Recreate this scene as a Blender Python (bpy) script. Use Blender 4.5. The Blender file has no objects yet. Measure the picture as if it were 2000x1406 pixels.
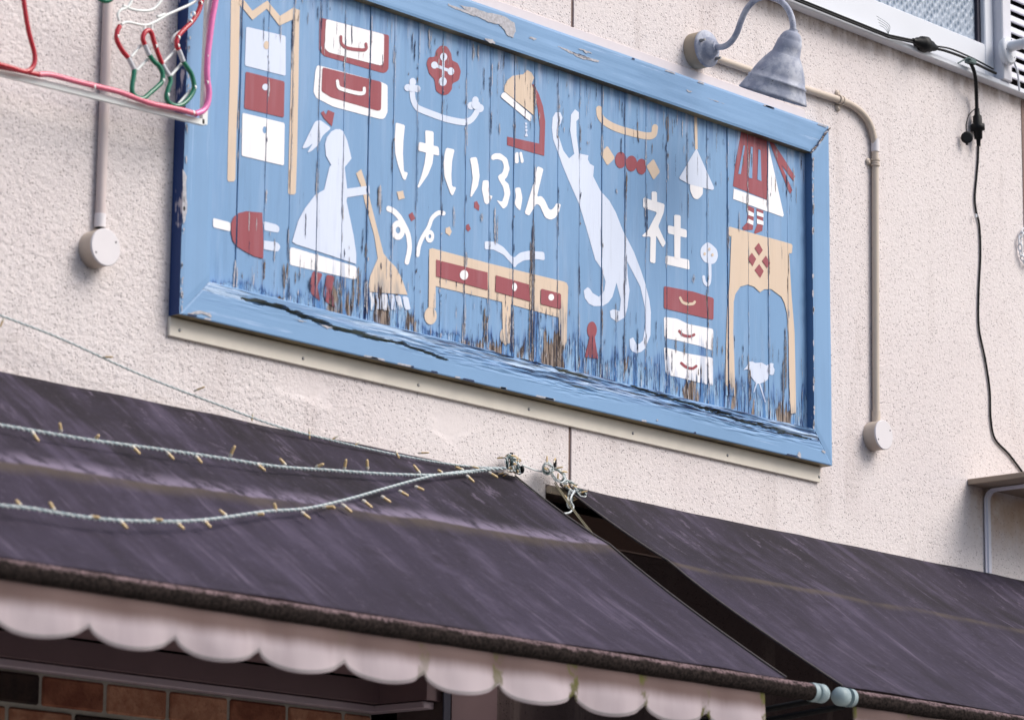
import bpy, bmesh, math, random
from mathutils import Vector, Matrix, noise, geometry
import numpy as np
random.seed(7)
SC = bpy.context.scene
COL = SC.collection
# ------------------------------------------------------------------ camera
F_PX = 6690.7                                  # focal length for a picture 2000 wide
YAW, PITCH, ROLL = (math.radians(a) for a in (41.928, 12.0588, 0.54286))
FW = Vector((math.cos(YAW)*math.cos(PITCH), math.sin(YAW)*math.cos(PITCH), math.sin(PITCH)))
RT = Vector((math.sin(YAW), -math.cos(YAW), 0.0)); UP = RT.cross(FW)
_c, _s = math.cos(ROLL), math.sin(ROLL)
RT, UP = _c*RT + _s*UP, _c*UP - _s*RT
CAM = Vector((-5.7772, -5.1925, 1.6))          # a person's eye height, across the street
cam_data = bpy.data.cameras.new('camera')
cam = bpy.data.objects.new('camera', cam_data); COL.objects.link(cam)
cam.matrix_world = Matrix(((RT.x, UP.x, -FW.x, CAM.x), (RT.y, UP.y, -FW.y, CAM.y), (RT.z, UP.z, -FW.z, CAM.z), (0, 0, 0, 1)))
cam_data.sensor_width = 36.0; cam_data.sensor_fit = 'HORIZONTAL'
cam_data.lens = F_PX/2000*36.0
cam_data.clip_start = 0.1; cam_data.clip_end = 500
cam_data.dof.use_dof = True; cam_data.dof.focus_distance = 8.55; cam_data.dof.aperture_fstop = 6.0
SC.camera = cam
# ------------------------------------------------------------------ light
SUN_DIR = Vector((0.42, -0.60, 0.75)).normalized()
w = bpy.data.worlds.new('World'); SC.world = w; w.use_nodes = True
nt = w.node_tree; nt.nodes.clear()
sky = nt.nodes.new('ShaderNodeTexSky'); sky.sky_type = 'NISHITA'; sky.sun_disc = False
sky.sun_elevation = math.asin(SUN_DIR.z); sky.sun_rotation = math.atan2(SUN_DIR.x, SUN_DIR.y)
sky.air_density = 1.0; sky.dust_density = 3.0; sky.ozone_density = 1.0
bg = nt.nodes.new('ShaderNodeBackground'); bg.inputs['Strength'].default_value = 0.088
out = nt.nodes.new('ShaderNodeOutputWorld')
nt.links.new(sky.outputs[0], bg.inputs[0]); nt.links.new(bg.outputs[0], out.inputs[0])
sun_data = bpy.data.lights.new('sun', 'SUN'); sun_data.energy = 1.75; sun_data.angle = math.radians(38); sun_data.color = (1.0, 0.96, 0.91)
sun = bpy.data.objects.new('sun', sun_data); COL.objects.link(sun)
sun.rotation_euler = SUN_DIR.to_track_quat('Z', 'Y').to_euler()
SC.view_settings.view_transform = 'Standard'; SC.view_settings.look = 'None'
SC.view_settings.gamma = 1.0; SC.view_settings.use_curve_mapping = False
SC.view_settings.exposure = 0.85

# ------------------------------------------------------------------ survey: photo point -> place on a real plane
def ray(px, py): return FW + (px-1000)/F_PX*RT - (py-703)/F_PX*UP
def at(px, py, Y=0.0):                          # on the plane y = Y (parallel to the facade)
    d = ray(px, py); return CAM + d*((Y-CAM.y)/d.y)
def atx(px, py, X):                             # on the plane x = X (square to the facade)
    d = ray(px, py); return CAM + d*((X-CAM.x)/d.x)

# ------------------------------------------------------------------ helpers
def srgb(*c):
    return tuple(((v/255)/12.92 if v/255 <= .04045 else (((v/255)+.055)/1.055)**2.4) for v in c)

class Mesh:
    """collects shapes in world coordinates; build() links them as one object"""
    def __init__(s): s.v = []; s.f = []; s.m = []; s.sm = []
    def add(s, verts, faces, mi=0, smooth=False):
        o = len(s.v); s.v += [tuple(p) for p in verts]
        s.f += [tuple(i+o for i in f) for f in faces]; s.m += [mi]*len(faces); s.sm += [smooth]*len(faces)
    def box(s, a, b, mi=0, bev=0.0):
        x0, y0, z0 = (min(a[i], b[i]) for i in range(3)); x1, y1, z1 = (max(a[i], b[i]) for i in range(3))
        if bev <= 0:
            s.add([(x0,y0,z0),(x1,y0,z0),(x1,y1,z0),(x0,y1,z0),(x0,y0,z1),(x1,y0,z1),(x1,y1,z1),(x0,y1,z1)],
                  [(0,3,2,1),(4,5,6,7),(0,1,5,4),(1,2,6,5),(2,3,7,6),(3,0,4,7)], mi); return
        bm = bmesh.new(); bmesh.ops.create_cube(bm, size=1)
        for v in bm.verts:
            v.co = Vector(((x0+x1)/2+v.co.x*(x1-x0), (y0+y1)/2+v.co.y*(y1-y0), (z0+z1)/2+v.co.z*(z1-z0)))
        bmesh.ops.bevel(bm, geom=bm.edges[:], offset=bev, segments=1, affect='EDGES')
        bm.verts.index_update()
        s.add([v.co[:] for v in bm.verts], [[v.index for v in f.verts] for f in bm.faces], mi); bm.free()
    def tube(s, pts, r, seg=8, mi=0, cap=True, radii=None):
        pts = [Vector(p) for p in pts]; n = len(pts)
        T = []
        for i in range(n):
            d = pts[min(i+1, n-1)]-pts[max(i-1, 0)]; T.append(d.normalized() if d.length > 1e-9 else Vector((0,0,1)))
        ref = Vector((0,0,1)) if abs(T[0].z) < .9 else Vector((1,0,0))
        u = (ref - T[0]*ref.dot(T[0])).normalized(); V = []
        for i in range(n):
            u = (u - T[i]*u.dot(T[i])); u.normalize(); wv = T[i].cross(u)
            rr = radii[i] if radii else r
            for k in range(seg):
                a = 2*math.pi*k/seg; V.append(pts[i]+u*(rr*math.cos(a))+wv*(rr*math.sin(a)))
        Fc = [(i*seg+k, i*seg+(k+1) % seg, (i+1)*seg+(k+1) % seg, (i+1)*seg+k) for i in range(n-1) for k in range(seg)]
        s.add(V, Fc, mi, True)
        if cap:
            s.add(V[:seg], [tuple(range(seg-1, -1, -1))], mi); s.add(V[-seg:], [tuple(range(seg))], mi)
    def lathe(s, org, axis, prof, seg=32, mi=0, cap=True):
        """prof = [(distance along axis, radius)]"""
        org = Vector(org); axis = Vector(axis).normalized()
        ref = Vector((0,0,1)) if abs(axis.z) < .9 else Vector((1,0,0))
        u = (ref-axis*ref.dot(axis)).normalized(); wv = axis.cross(u); V = []
        for d, r in prof:
            for k in range(seg):
                a = 2*math.pi*k/seg; V.append(org+axis*d+u*(r*math.cos(a))+wv*(r*math.sin(a)))
        Fc = [(i*seg+k, i*seg+(k+1) % seg, (i+1)*seg+(k+1) % seg, (i+1)*seg+k) for i in range(len(prof)-1) for k in range(seg)]
        s.add(V, Fc, mi, True)
        if cap:
            if prof[0][1] > 1e-5: s.add(V[:seg], [tuple(range(seg-1, -1, -1))], mi)
            if prof[-1][1] > 1e-5: s.add(V[-seg:], [tuple(range(seg))], mi)
    def build(s, name, mats, parent=None, **props):
        me = bpy.data.meshes.new(name)
        off = Vector((0,0,0)); q = parent
        while q: off += Vector(q.location); q = q.parent
        me.from_pydata([(p[0]-off.x, p[1]-off.y, p[2]-off.z) for p in s.v], [], s.f)
        for m in (mats if isinstance(mats, (list, tuple)) else [mats]): me.materials.append(m)
        me.polygons.foreach_set('material_index', s.m); me.polygons.foreach_set('use_smooth', s.sm)
        me.update(); me.validate()
        bm = bmesh.new(); bm.from_mesh(me)
        bmesh.ops.recalc_face_normals(bm, faces=bm.faces[:]) if props.pop('recalc', True) else None
        bm.to_mesh(me); bm.free()
        o = bpy.data.objects.new(name, me); COL.objects.link(o)
        if parent: o.parent = parent
        for k, v in props.items(): o[k] = v
        return o

def thing(name, label, cat, loc=(0,0,0), group=None):
    o = bpy.data.objects.new(name, None); COL.objects.link(o); o.location = loc; o.empty_display_size = .05
    o['label'] = label; o['category'] = cat
    if group: o['group'] = group
    return o

def smooth_path(pts, n=8):
    """Catmull-Rom through the points"""
    P = [Vector(p) for p in pts]; P = [P[0]*2-P[1]]+P+[P[-1]*2-P[-2]]; R = []
    for i in range(1, len(P)-2):
        for k in range(n):
            t = k/n; a, b, c, d = P[i-1], P[i], P[i+1], P[i+2]
            R.append(.5*((2*b)+(c-a)*t+(2*a-5*b+4*c-d)*t*t+(3*b-3*c+d-a)*t**3))
    R.append(P[-2]); return R

# ------------------------------------------------------------------ materials
class NT:
    def __init__(s, m):
        m.use_nodes = True; s.t = m.node_tree; s.t.nodes.clear()
    def n(s, typ, ins=None, **attr):
        nd = s.t.nodes.new(typ)
        for k, v in attr.items(): setattr(nd, k, v)
        for k, v in (ins or {}).items(): s.set(nd.inputs[k], v)
        return nd
    def set(s, sock, v):
        if isinstance(v, bpy.types.NodeSocket): s.t.links.new(v, sock)
        elif isinstance(v, bpy.types.Node): s.t.links.new(v.outputs[0], sock)
        else:
            if sock.type == 'RGBA' and len(v) == 3: v = (*v, 1)
            sock.default_value = v
    def math(s, op, a, b=0.0, c=None, clamp=False):
        nd = s.n('ShaderNodeMath', operation=op, use_clamp=clamp); s.set(nd.inputs[0], a); s.set(nd.inputs[1], b)
        if c is not None: s.set(nd.inputs[2], c)
        return nd.outputs[0]
    def mix(s, f, a, b, blend='MIX'):
        nd = s.n('ShaderNodeMix', data_type='RGBA', blend_type=blend, clamp_factor=True)
        s.set(nd.inputs[0], f); s.set(nd.inputs[6], a); s.set(nd.inputs[7], b); return nd.outputs[2]
    def step(s, v, lo, hi):
        nd = s.n('ShaderNodeMapRange', interpolation_type='SMOOTHSTEP')
        s.set(nd.inputs[0], v); s.set(nd.inputs[1], lo); s.set(nd.inputs[2], hi); return nd.outputs[0]
    def noise(s, scale_vec, scale=1.0, detail=3.0, rough=.55, seed=0.0, pos=None):
        p = pos or s.pos()
        mp = s.n('ShaderNodeMapping', {'Vector': p, 'Scale': scale_vec, 'Location': (seed*3.17, seed*1.31, seed*7.7)})
        return s.n('ShaderNodeTexNoise', {'Vector': mp.outputs[0], 'Scale': scale, 'Detail': detail, 'Roughness': rough}).outputs[0]
    def pos(s):
        if not hasattr(s, '_p'): s._p = s.n('ShaderNodeNewGeometry').outputs['Position']
        return s._p
    def xyz(s):
        if not hasattr(s, '_x'): s._x = s.n('ShaderNodeSeparateXYZ', {0: s.pos()})
        return s._x.outputs
    def out(s, col, rough=.6, bump=None, bstr=.3, bdist=.002, metallic=0.0, spec=.3, **kw):
        b = s.n('ShaderNodeBsdfPrincipled')
        s.set(b.inputs['Base Color'], col); s.set(b.inputs['Roughness'], rough); s.set(b.inputs['Metallic'], metallic)
        s.set(b.inputs['Specular IOR Level'], spec)
        for k, v in kw.items(): s.set(b.inputs[k.replace('_', ' ')], v)
        if bump is not None:
            bn = s.n('ShaderNodeBump', {'Height': bump, 'Strength': bstr, 'Distance': bdist}); s.set(b.inputs['Normal'], bn.outputs[0])
        o = s.n('ShaderNodeOutputMaterial'); s.t.links.new(b.outputs[0], o.inputs[0])

def mat(name): return bpy.data.materials.new(name)

def plain(name, col, rough=.5, var=.12, scale=40, metallic=0.0, spec=.35, bump=.0):
    m = mat(name); t = NT(m)
    nz = t.noise((1,1,1), scale, 4)
    c = t.mix(t.math('MULTIPLY', nz, var*2), col, tuple(x*.35 for x in col))
    t.out(c, rough, nz if bump else None, bump, .002, metallic, spec); return m

def stucco(name, col, spots=.5, rough=.9, grain=230, bstr=.7):
    m = mat(name); t = NT(m); x = t.xyz()
    fine = t.noise((1,1,1), grain, 3, .6); mid = t.noise((1,1,1), grain*.42, 3, .6, 4)
    big = t.noise((1,1,1), 1.7, 4, .6, 9); lump = t.noise((1,1,1.3), 60, 5, .68, 2)
    # coarser plaster towards the left end, a smooth mended patch beneath the sign
    rough_l = t.step(x[0], -.30, -.75)
    patch = t.math('MULTIPLY', t.step(t.noise((2.2,1,5), 1, 3, .5, 12), .50, .56), t.math('MULTIPLY', t.step(x[2], 3.16, 3.08), t.math('MULTIPLY', t.step(x[0], -.85, -.6), t.step(x[0], -.05, -.2))))
    h = t.math('ADD', t.math('MULTIPLY', fine, .8), t.math('MULTIPLY', mid, .9))
    h = t.math('ADD', h, t.math('MULTIPLY', lump, t.math('MULTIPLY', rough_l, 2.5)))
    vor = t.n('ShaderNodeTexVoronoi', {'Vector': t.pos(), 'Scale': 125.0, 'Randomness': 1.0})
    vd = t.math('MULTIPLY_ADD', t.noise((1,1,1), 300, 2, .5, 7), .22, vor.outputs['Distance'])
    sel = t.step(t.n('ShaderNodeSeparateXYZ', {0: vor.outputs['Color']}).outputs[0], .30, .50)
    pit = t.math('MULTIPLY', t.step(vd, .40, .26), sel)
    vor2 = t.n('ShaderNodeTexVoronoi', {'Vector': t.pos(), 'Scale': 44.0, 'Randomness': 1.0})
    sel2 = t.step(t.n('ShaderNodeSeparateXYZ', {0: vor2.outputs['Color']}).outputs[1], .60, .75)
    pit2 = t.math('MULTIPLY', t.step(t.math('MULTIPLY_ADD', lump, .5, vor2.outputs['Distance']), .52, .36), t.math('MULTIPLY', sel2, t.step(rough_l, .2, .9)))
    pits = t.math('MAXIMUM', pit, t.math('MULTIPLY', pit2, .35)); clean = t.math('SUBTRACT', 1.0, t.math('MULTIPLY', patch, .85)); pits = t.math('MULTIPLY', pits, clean)
    h = t.math('MULTIPLY', t.math('SUBTRACT', h, t.math('MULTIPLY', pits, .9)), clean)
    c = t.mix(t.math('MULTIPLY', t.step(big, .35, .7), .45), col, tuple(v*k for v, k in zip(col, (.90,.87,.88))))
    c = t.mix(t.math('MULTIPLY', pits, spots), c, tuple(v*k for v, k in zip(col, (.26,.21,.25))))  # shade in the pits, with slight dirt, painted as dark specks
    c = t.mix(t.math('MULTIPLY', t.step(mid, .50, .70), .20), c, tuple(v*.6 for v in col))
    run = t.math('MULTIPLY', t.step(t.noise((13,1,1.1), 1, 5, .65, 14), .50, .72), t.step(t.noise((1.5,1,2.5), 1, 3, .5, 18), .38, .6))
    c = t.mix(t.math('MULTIPLY', run, .22), c, srgb(150, 134, 128))
    # grime and brown shade painted in just under the window sill and the shelf
    st = t.math('MULTIPLY', t.step(x[2], 4.318, 4.378), t.step(x[0], .6, 1.0))
    st = t.math('MULTIPLY', st, t.step(t.noise((30,1,9), 1, 4, .6, 3), .25, .65))
    c = t.mix(t.math('MULTIPLY', st, .65), c, srgb(126, 100, 80))
    sh = t.math('MULTIPLY', t.step(x[0], 1.80, 1.93), t.math('MULTIPLY', t.step(x[2], 3.02, 3.16), t.step(x[2], 3.24, 3.20)))
    sh = t.math('MULTIPLY', sh, t.step(t.noise((14,1,14), 1, 4, .6, 8), .2, .7))
    c = t.mix(t.math('MULTIPLY', sh, .6), c, srgb(176, 136, 96))
    t.out(c, rough, h, bstr, .0035, 0, .15); return m

BLUE = srgb(116, 153, 192); PALE = srgb(207, 216, 234); WHITE = srgb(236, 234, 236); RED = srgb(146, 70, 79); TAN = srgb(210, 189, 168)
WOOD = srgb(120, 103, 90); NAVY = srgb(22, 38, 78)
SX0, SX1, SZ0, SZ1 = -.955, 1.165, 3.262, 4.02           # the field of planks
WEAR = [(0, .06), (.05, .10), (.09, .07), (.14, .15), (.17, .27), (.20, .20), (.235, .30), (.27, .22), (.31, .06), (.36, .10), (.385, .07), (.42, .15), (.46, .14), (.49, .30),
        (.55, .33), (.58, .20), (.62, .24), (.66, .20), (.71, .24), (.74, .14), (.775, .30), (.82, .27), (.855, .26), (.885, .20), (.92, .18), (.95, .12), (.975, .26), (1, .10)]

def paint_plank(name, col, cling=0.0):
    """old paint on upright boards: faded, streaked, gone towards the lower ends"""
    m = mat(name); t = NT(m); x = t.xyz()
    u = t.n('ShaderNodeMapRange', {0: x[0], 1: SX0, 2: SX1}).outputs[0]
    fc = t.n('ShaderNodeFloatCurve', {1: u}); cv = fc.mapping.curves[0]
    while len(cv.points) < len(WEAR): cv.points.new(.5, .5)
    for p, (a, b) in zip(cv.points, WEAR): p.location = (a, b*2); p.handle_type = 'VECTOR'
    fc.mapping.update()
    hgt = t.math('MULTIPLY', fc.outputs[0], .40)
    rel = t.math('DIVIDE', t.math('SUBTRACT', x[2], SZ0-.015), t.math('MAXIMUM', hgt, .01))
    g = t.step(rel, 1.0, .05)                                         # 1 at the foot of the board
    gt = t.step(x[2], SZ1-.13, SZ1)                                   # 1 at its head
    s1 = t.noise((210,1,11), 1, 4, .65, 1); s2 = t.noise((62,1,6), 1, 4, .6, 2); s3 = t.noise((330,1,20), 1, 3, .6, 3)
    area = t.noise((13,1,9), 1, 3, .6, 15); s4 = t.noise((420,1,26), 1, 3, .6, 17)
    n = t.math('ADD', t.math('MULTIPLY', s1, .6), t.math('MULTIPLY', s2, .4))
    z_ = t.math('ADD', t.math('MULTIPLY', g, .95), t.math('ADD', t.math('MULTIPLY', t.math('SUBTRACT', area, .5), 1.1), t.math('MULTIPLY', t.math('SUBTRACT', n, .5), 1.5)))
    z_ = t.math('MULTIPLY', z_, t.step(rel, 1.05, .9))
    zone = t.step(z_, .58+cling*2.2, .66+cling*2.2)
    spots = t.step(n, .655, .68)
    bare = t.math('MAXIMUM', zone, spots)
    fade = t.noise((6,1,2.2), 1, 4, .6, 6)
    c = t.mix(t.math('MULTIPLY', t.step(fade, .35, .7), .30), col, tuple(min(1, v*1.12+.03) for v in col))
    c = t.mix(t.math('MULTIPLY', t.step(s2, .50, .72), .22), c, tuple(v*.68 for v in col))
    wash = t.math('MULTIPLY', t.step(t.noise((34,1,3.5), 1, 4, .6, 16), .48, .66), t.math('ADD', .14, t.math('MULTIPLY', gt, .85)))
    c = t.mix(t.math('MULTIPLY', wash, 1.0-cling*8), c, tuple(min(1, v*.6+w*.4) for v, w in zip(col, srgb(226, 228, 244))))
    stain_shade = t.math('MAXIMUM', t.math('MULTIPLY', gt, t.math('MULTIPLY', t.step(s2, .46, .60), .7)), t.math('MULTIPLY', t.step(z_, .30, .60), t.step(s2, .36, .60)))  # heads: top rail's shadow painted in; feet: staining round the worn zone
    c = t.mix(t.math('MULTIPLY', stain_shade, .8-cling*5), c, tuple(v*k for v, k in zip(col, (.24,.38,.62))))
    # what shows where the paint is gone: chalky blue primer with dark open grain, some bare brown wood
    b = t.mix(t.step(s2, .42, .60), srgb(142, 174, 204), srgb(82, 124, 172))
    b = t.mix(t.step(s1, .53, .60), b, srgb(40, 60, 104))
    b = t.mix(t.step(t.noise((17,1,4), 1, 3, .6, 11), .555, .60), b, t.mix(t.step(s1, .40, .56), srgb(150, 134, 122), srgb(66, 54, 50)))
    b = t.mix(t.step(s4, .60, .66), b, srgb(18, 20, 32))
    b = t.mix(t.step(s4, .36, .31), b, srgb(206, 208, 220))
    b = t.mix(t.math('MULTIPLY', t.step(zone, .9, .3), .8), b, srgb(34, 50, 92))
    c = t.mix(bare, c, b)
    hh = t.math('ADD', t.math('MULTIPLY', bare, -.6), t.math('MULTIPLY', s3, .25))
    t.out(c, t.math('ADD', .5, t.math('MULTIPLY', bare, .35)), hh, .6, .002, 0, .3); return m

def paint_rail(name, axis='x', worn=0.0, zlo=0, zhi=1, side_col=srgb(30, 58, 112)):
    m = mat(name); t = NT(m); x = t.xyz()
    L, S = (5, 130) if axis == 'x' else (130, 5)
    s1 = t.noise((L,1,S), 1, 5, .65, 21); s2 = t.noise((L*.6,1,S*.4), 1, 4, .6, 22); s3 = t.noise((L*2.5,1,S*2), 1, 3, .6, 23)
    fade = t.noise((3,3,3), 1, 4, .6, 24)
    c = t.mix(t.math('MULTIPLY', t.step(fade, .35, .7), .32), BLUE, tuple(v*1.14+.01 for v in BLUE))
    c = t.mix(t.math('MULTIPLY', t.step(fade, .5, .25), .25), c, tuple(v*.75 for v in BLUE))
    g = t.step(x[2], zlo, zhi) if worn else 0.0
    if worn > .1: g = t.math('MULTIPLY', g, t.math('MULTIPLY_ADD', t.step(x[0], -.75, .1), .5, .5))
    wv = t.math('MULTIPLY', g, worn) if worn else 0.0
    n = t.math('ADD', t.math('MULTIPLY', s1, .6), t.math('MULTIPLY', s2, .4))
    pale = t.step(t.math('ADD', s2, wv), .66, .73)
    c = t.mix(t.math('MULTIPLY', pale, .55), c, srgb(165, 190, 224))
    stain_shade = t.step(t.math('ADD', s1, wv), .66, .74)
    c = t.mix(t.math('MULTIPLY', stain_shade, .5), c, srgb(62, 96, 150))
    bare = t.step(t.math('ADD', n, t.math('MULTIPLY', wv, 1.0)), .665, .69)
    b = t.mix(t.step(s3, .40, .54), srgb(28, 46, 88), srgb(112, 150, 192))
    b = t.mix(t.step(s2, .52, .58), b, srgb(168, 192, 220))
    b = t.mix(t.step(s3, .36, .31), b, srgb(20, 22, 34))
    c = t.mix(bare, c, b)
    crev = t.math('MULTIPLY', t.step(s1, .50, .40), t.math('MULTIPLY', wv, 4.5)) if worn > .1 else 0.0
    if worn > .1: c = t.mix(t.math('MULTIPLY', crev, .55), c, srgb(58, 92, 146))
    # darker blue with pale chips on the faces turned left
    nrm = t.n('ShaderNodeSeparateXYZ', {0: t.n('ShaderNodeNewGeometry').outputs['True Normal']})
    side = t.step(nrm.outputs[0], -.6, -.9)
    sc = t.mix(t.step(t.noise((30,30,7), 1, 4, .6, 31), .62, .66), side_col, srgb(196, 190, 200))
    c = t.mix(side, c, sc)
    under = t.step(nrm.outputs[2], -.6, -.9)
    c = t.mix(under, c, t.mix(t.step(s1, .4, .6), srgb(96, 84, 62), srgb(150, 136, 104)))
    t.out(c, .5, t.math('ADD', t.math('MULTIPLY', bare, -.5), t.math('MULTIPLY', s3, t.math('ADD', .08, wv))), .6, .002, 0, .35); return m

def canvas(name):
    m = mat(name); t = NT(m); x = t.xyz()
    skew = t.math('ADD', x[0], t.math('MULTIPLY', x[2], -.10))
    v = t.n('ShaderNodeCombineXYZ', {0: skew, 1: 0.0, 2: x[2]}).outputs[0]
    warp = t.math('MULTIPLY', t.noise((3,1,5), 1, 3, .5, 49, v), .05)
    v = t.n('ShaderNodeCombineXYZ', {0: t.math('ADD', skew, warp), 1: 0.0, 2: x[2]}).outputs[0]
    s1 = t.noise((15,1,4.6), 1, 6, .66, 41, v); s2 = t.noise((26,1,3.6), 1, 6, .72, 42, v); s3 = t.noise((4,1,5), 1, 5, .65, 43, v)
    sp = t.noise((1,1,1), 70, 5, .7, 50); weave = t.noise((1,1,1), 420, 2, .5, 44); blotch = t.noise((1,1,1.6), 9, 5, .68, 56)
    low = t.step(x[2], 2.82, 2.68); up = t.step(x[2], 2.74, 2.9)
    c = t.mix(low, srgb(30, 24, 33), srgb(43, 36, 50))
    c = t.mix(t.math('MULTIPLY', t.step(s3, .38, .66), .5), c, srgb(54, 47, 64))
    c = t.mix(t.math('MULTIPLY', t.math('MULTIPLY', t.step(s1, .46, .68), t.step(blotch, .30, .62)), .75), c, srgb(70, 62, 80))
    c = t.mix(t.math('MULTIPLY', t.math('MULTIPLY', t.step(s2, .54, .72), t.step(s1, .42, .60)), .75), c, srgb(107, 97, 116))
    c = t.mix(t.math('MULTIPLY', t.math('MAXIMUM', t.step(s1, .46, .28), t.step(blotch, .42, .28)), .55), c, srgb(25, 19, 27))
    c = t.mix(t.math('MULTIPLY', t.math('MULTIPLY', t.step(t.noise((22,1,14), 1, 6, .74, 47, v), .56, .66), t.step(sp, .40, .58)), t.math('MULTIPLY_ADD', up, .35, .1)), c, srgb(120, 108, 127))
    c = t.mix(t.math('MULTIPLY', t.step(sp, .56, .72), .22), c, srgb(109, 99, 116))
    # silt ridge and moss line where the cloth lies over the middle spar (UV: u = X, v = distance down)
    uvx = t.n('ShaderNodeSeparateXYZ', {0: t.n('ShaderNodeUVMap').outputs[0]}).outputs
    wob = t.math('MULTIPLY', t.math('SUBTRACT', t.noise((3,1,1), 1, 4, .6, 45), .5), .05)
    d = t.math('ADD', uvx[1], wob); left = t.step(x[0], .12, .05)
    clump = t.step(t.noise((16,1,16), 1, 6, .75, 46), .40, .56)
    silt = t.math('MULTIPLY', t.math('MULTIPLY', t.step(d, -.085, -.006), t.step(d, .010, -.004)), t.math('MULTIPLY', clump, left))
    c = t.mix(t.math('MULTIPLY', silt, .72), c, srgb(129, 118, 138))
    moss = t.math('MULTIPLY', t.step(d, -.008, .006), t.step(d, t.math('MULTIPLY_ADD', left, .025, .036), .012))
    moss = t.math('MULTIPLY', moss, t.step(t.noise((6,1,6), 1, 5, .65, 48), .25, .60))
    c = t.mix(t.math('MULTIPLY', moss, .72), c, srgb(77, 67, 58))
    t.out(c, .8, t.math('ADD', weave, t.math('MULTIPLY', sp, 1.0)), .35, .0015, 0, .2); return m

def valance_mat():
    m = mat('dirty_white_cloth'); t = NT(m); x = t.xyz()
    s1 = t.noise((9,1,3), 1, 4, .6, 51); s2 = t.noise((38,1,30), 1, 5, .65, 52)
    c = t.mix(t.math('MULTIPLY', t.step(s1, .4, .7), .4), srgb(170, 158, 162), srgb(142, 129, 134))
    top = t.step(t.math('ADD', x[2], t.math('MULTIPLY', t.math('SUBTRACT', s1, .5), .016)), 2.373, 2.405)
    c = t.mix(t.math('MULTIPLY', top, .85), c, srgb(78, 56, 48))  # rust staining, with the roller's soft shadow painted in as brown
    uv = t.n('ShaderNodeSeparateXYZ', {0: t.n('ShaderNodeUVMap').outputs[0]}).outputs
    edge = t.math('MULTIPLY', t.step(uv[1], .0085, .006), t.step(uv[1], .0025, .0040))
    c = t.mix(t.math('MULTIPLY', edge, .5), c, srgb(96, 102, 98))
    # moss creeps in at the notches, thicker towards the right end
    mo = t.math('MULTIPLY', t.step(t.math('ADD', uv[0], t.math('MULTIPLY', t.math('SUBTRACT', s2, .5), 1.1)), .70, .92), t.step(x[0], -1.5, -.6))
    mo = t.math('MULTIPLY', mo, t.step(s2, .36, .56))
    c = t.mix(mo, c, srgb(84, 82, 44))
    t.out(c, .8, s2, .2, .001, 0, .15); return m

def frosted():
    m = mat('figured_glass'); t = NT(m)
    mp = t.n('ShaderNodeMapping', {'Vector': t.pos(), 'Rotation': (0, .6, 0), 'Scale': (62, 1, 40)})
    v = t.n('ShaderNodeTexVoronoi', {'Vector': mp.outputs[0], 'Scale': 1.0, 'Randomness': .35})
    ring = t.step(v.outputs['Distance'], .18, .42)
    c = t.mix(ring, srgb(104, 120, 140), srgb(160, 171, 186))
    t.out(c, .3, t.math('MULTIPLY', v.outputs['Distance'], 1.0), .8, .006, 0, .35); return m

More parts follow.
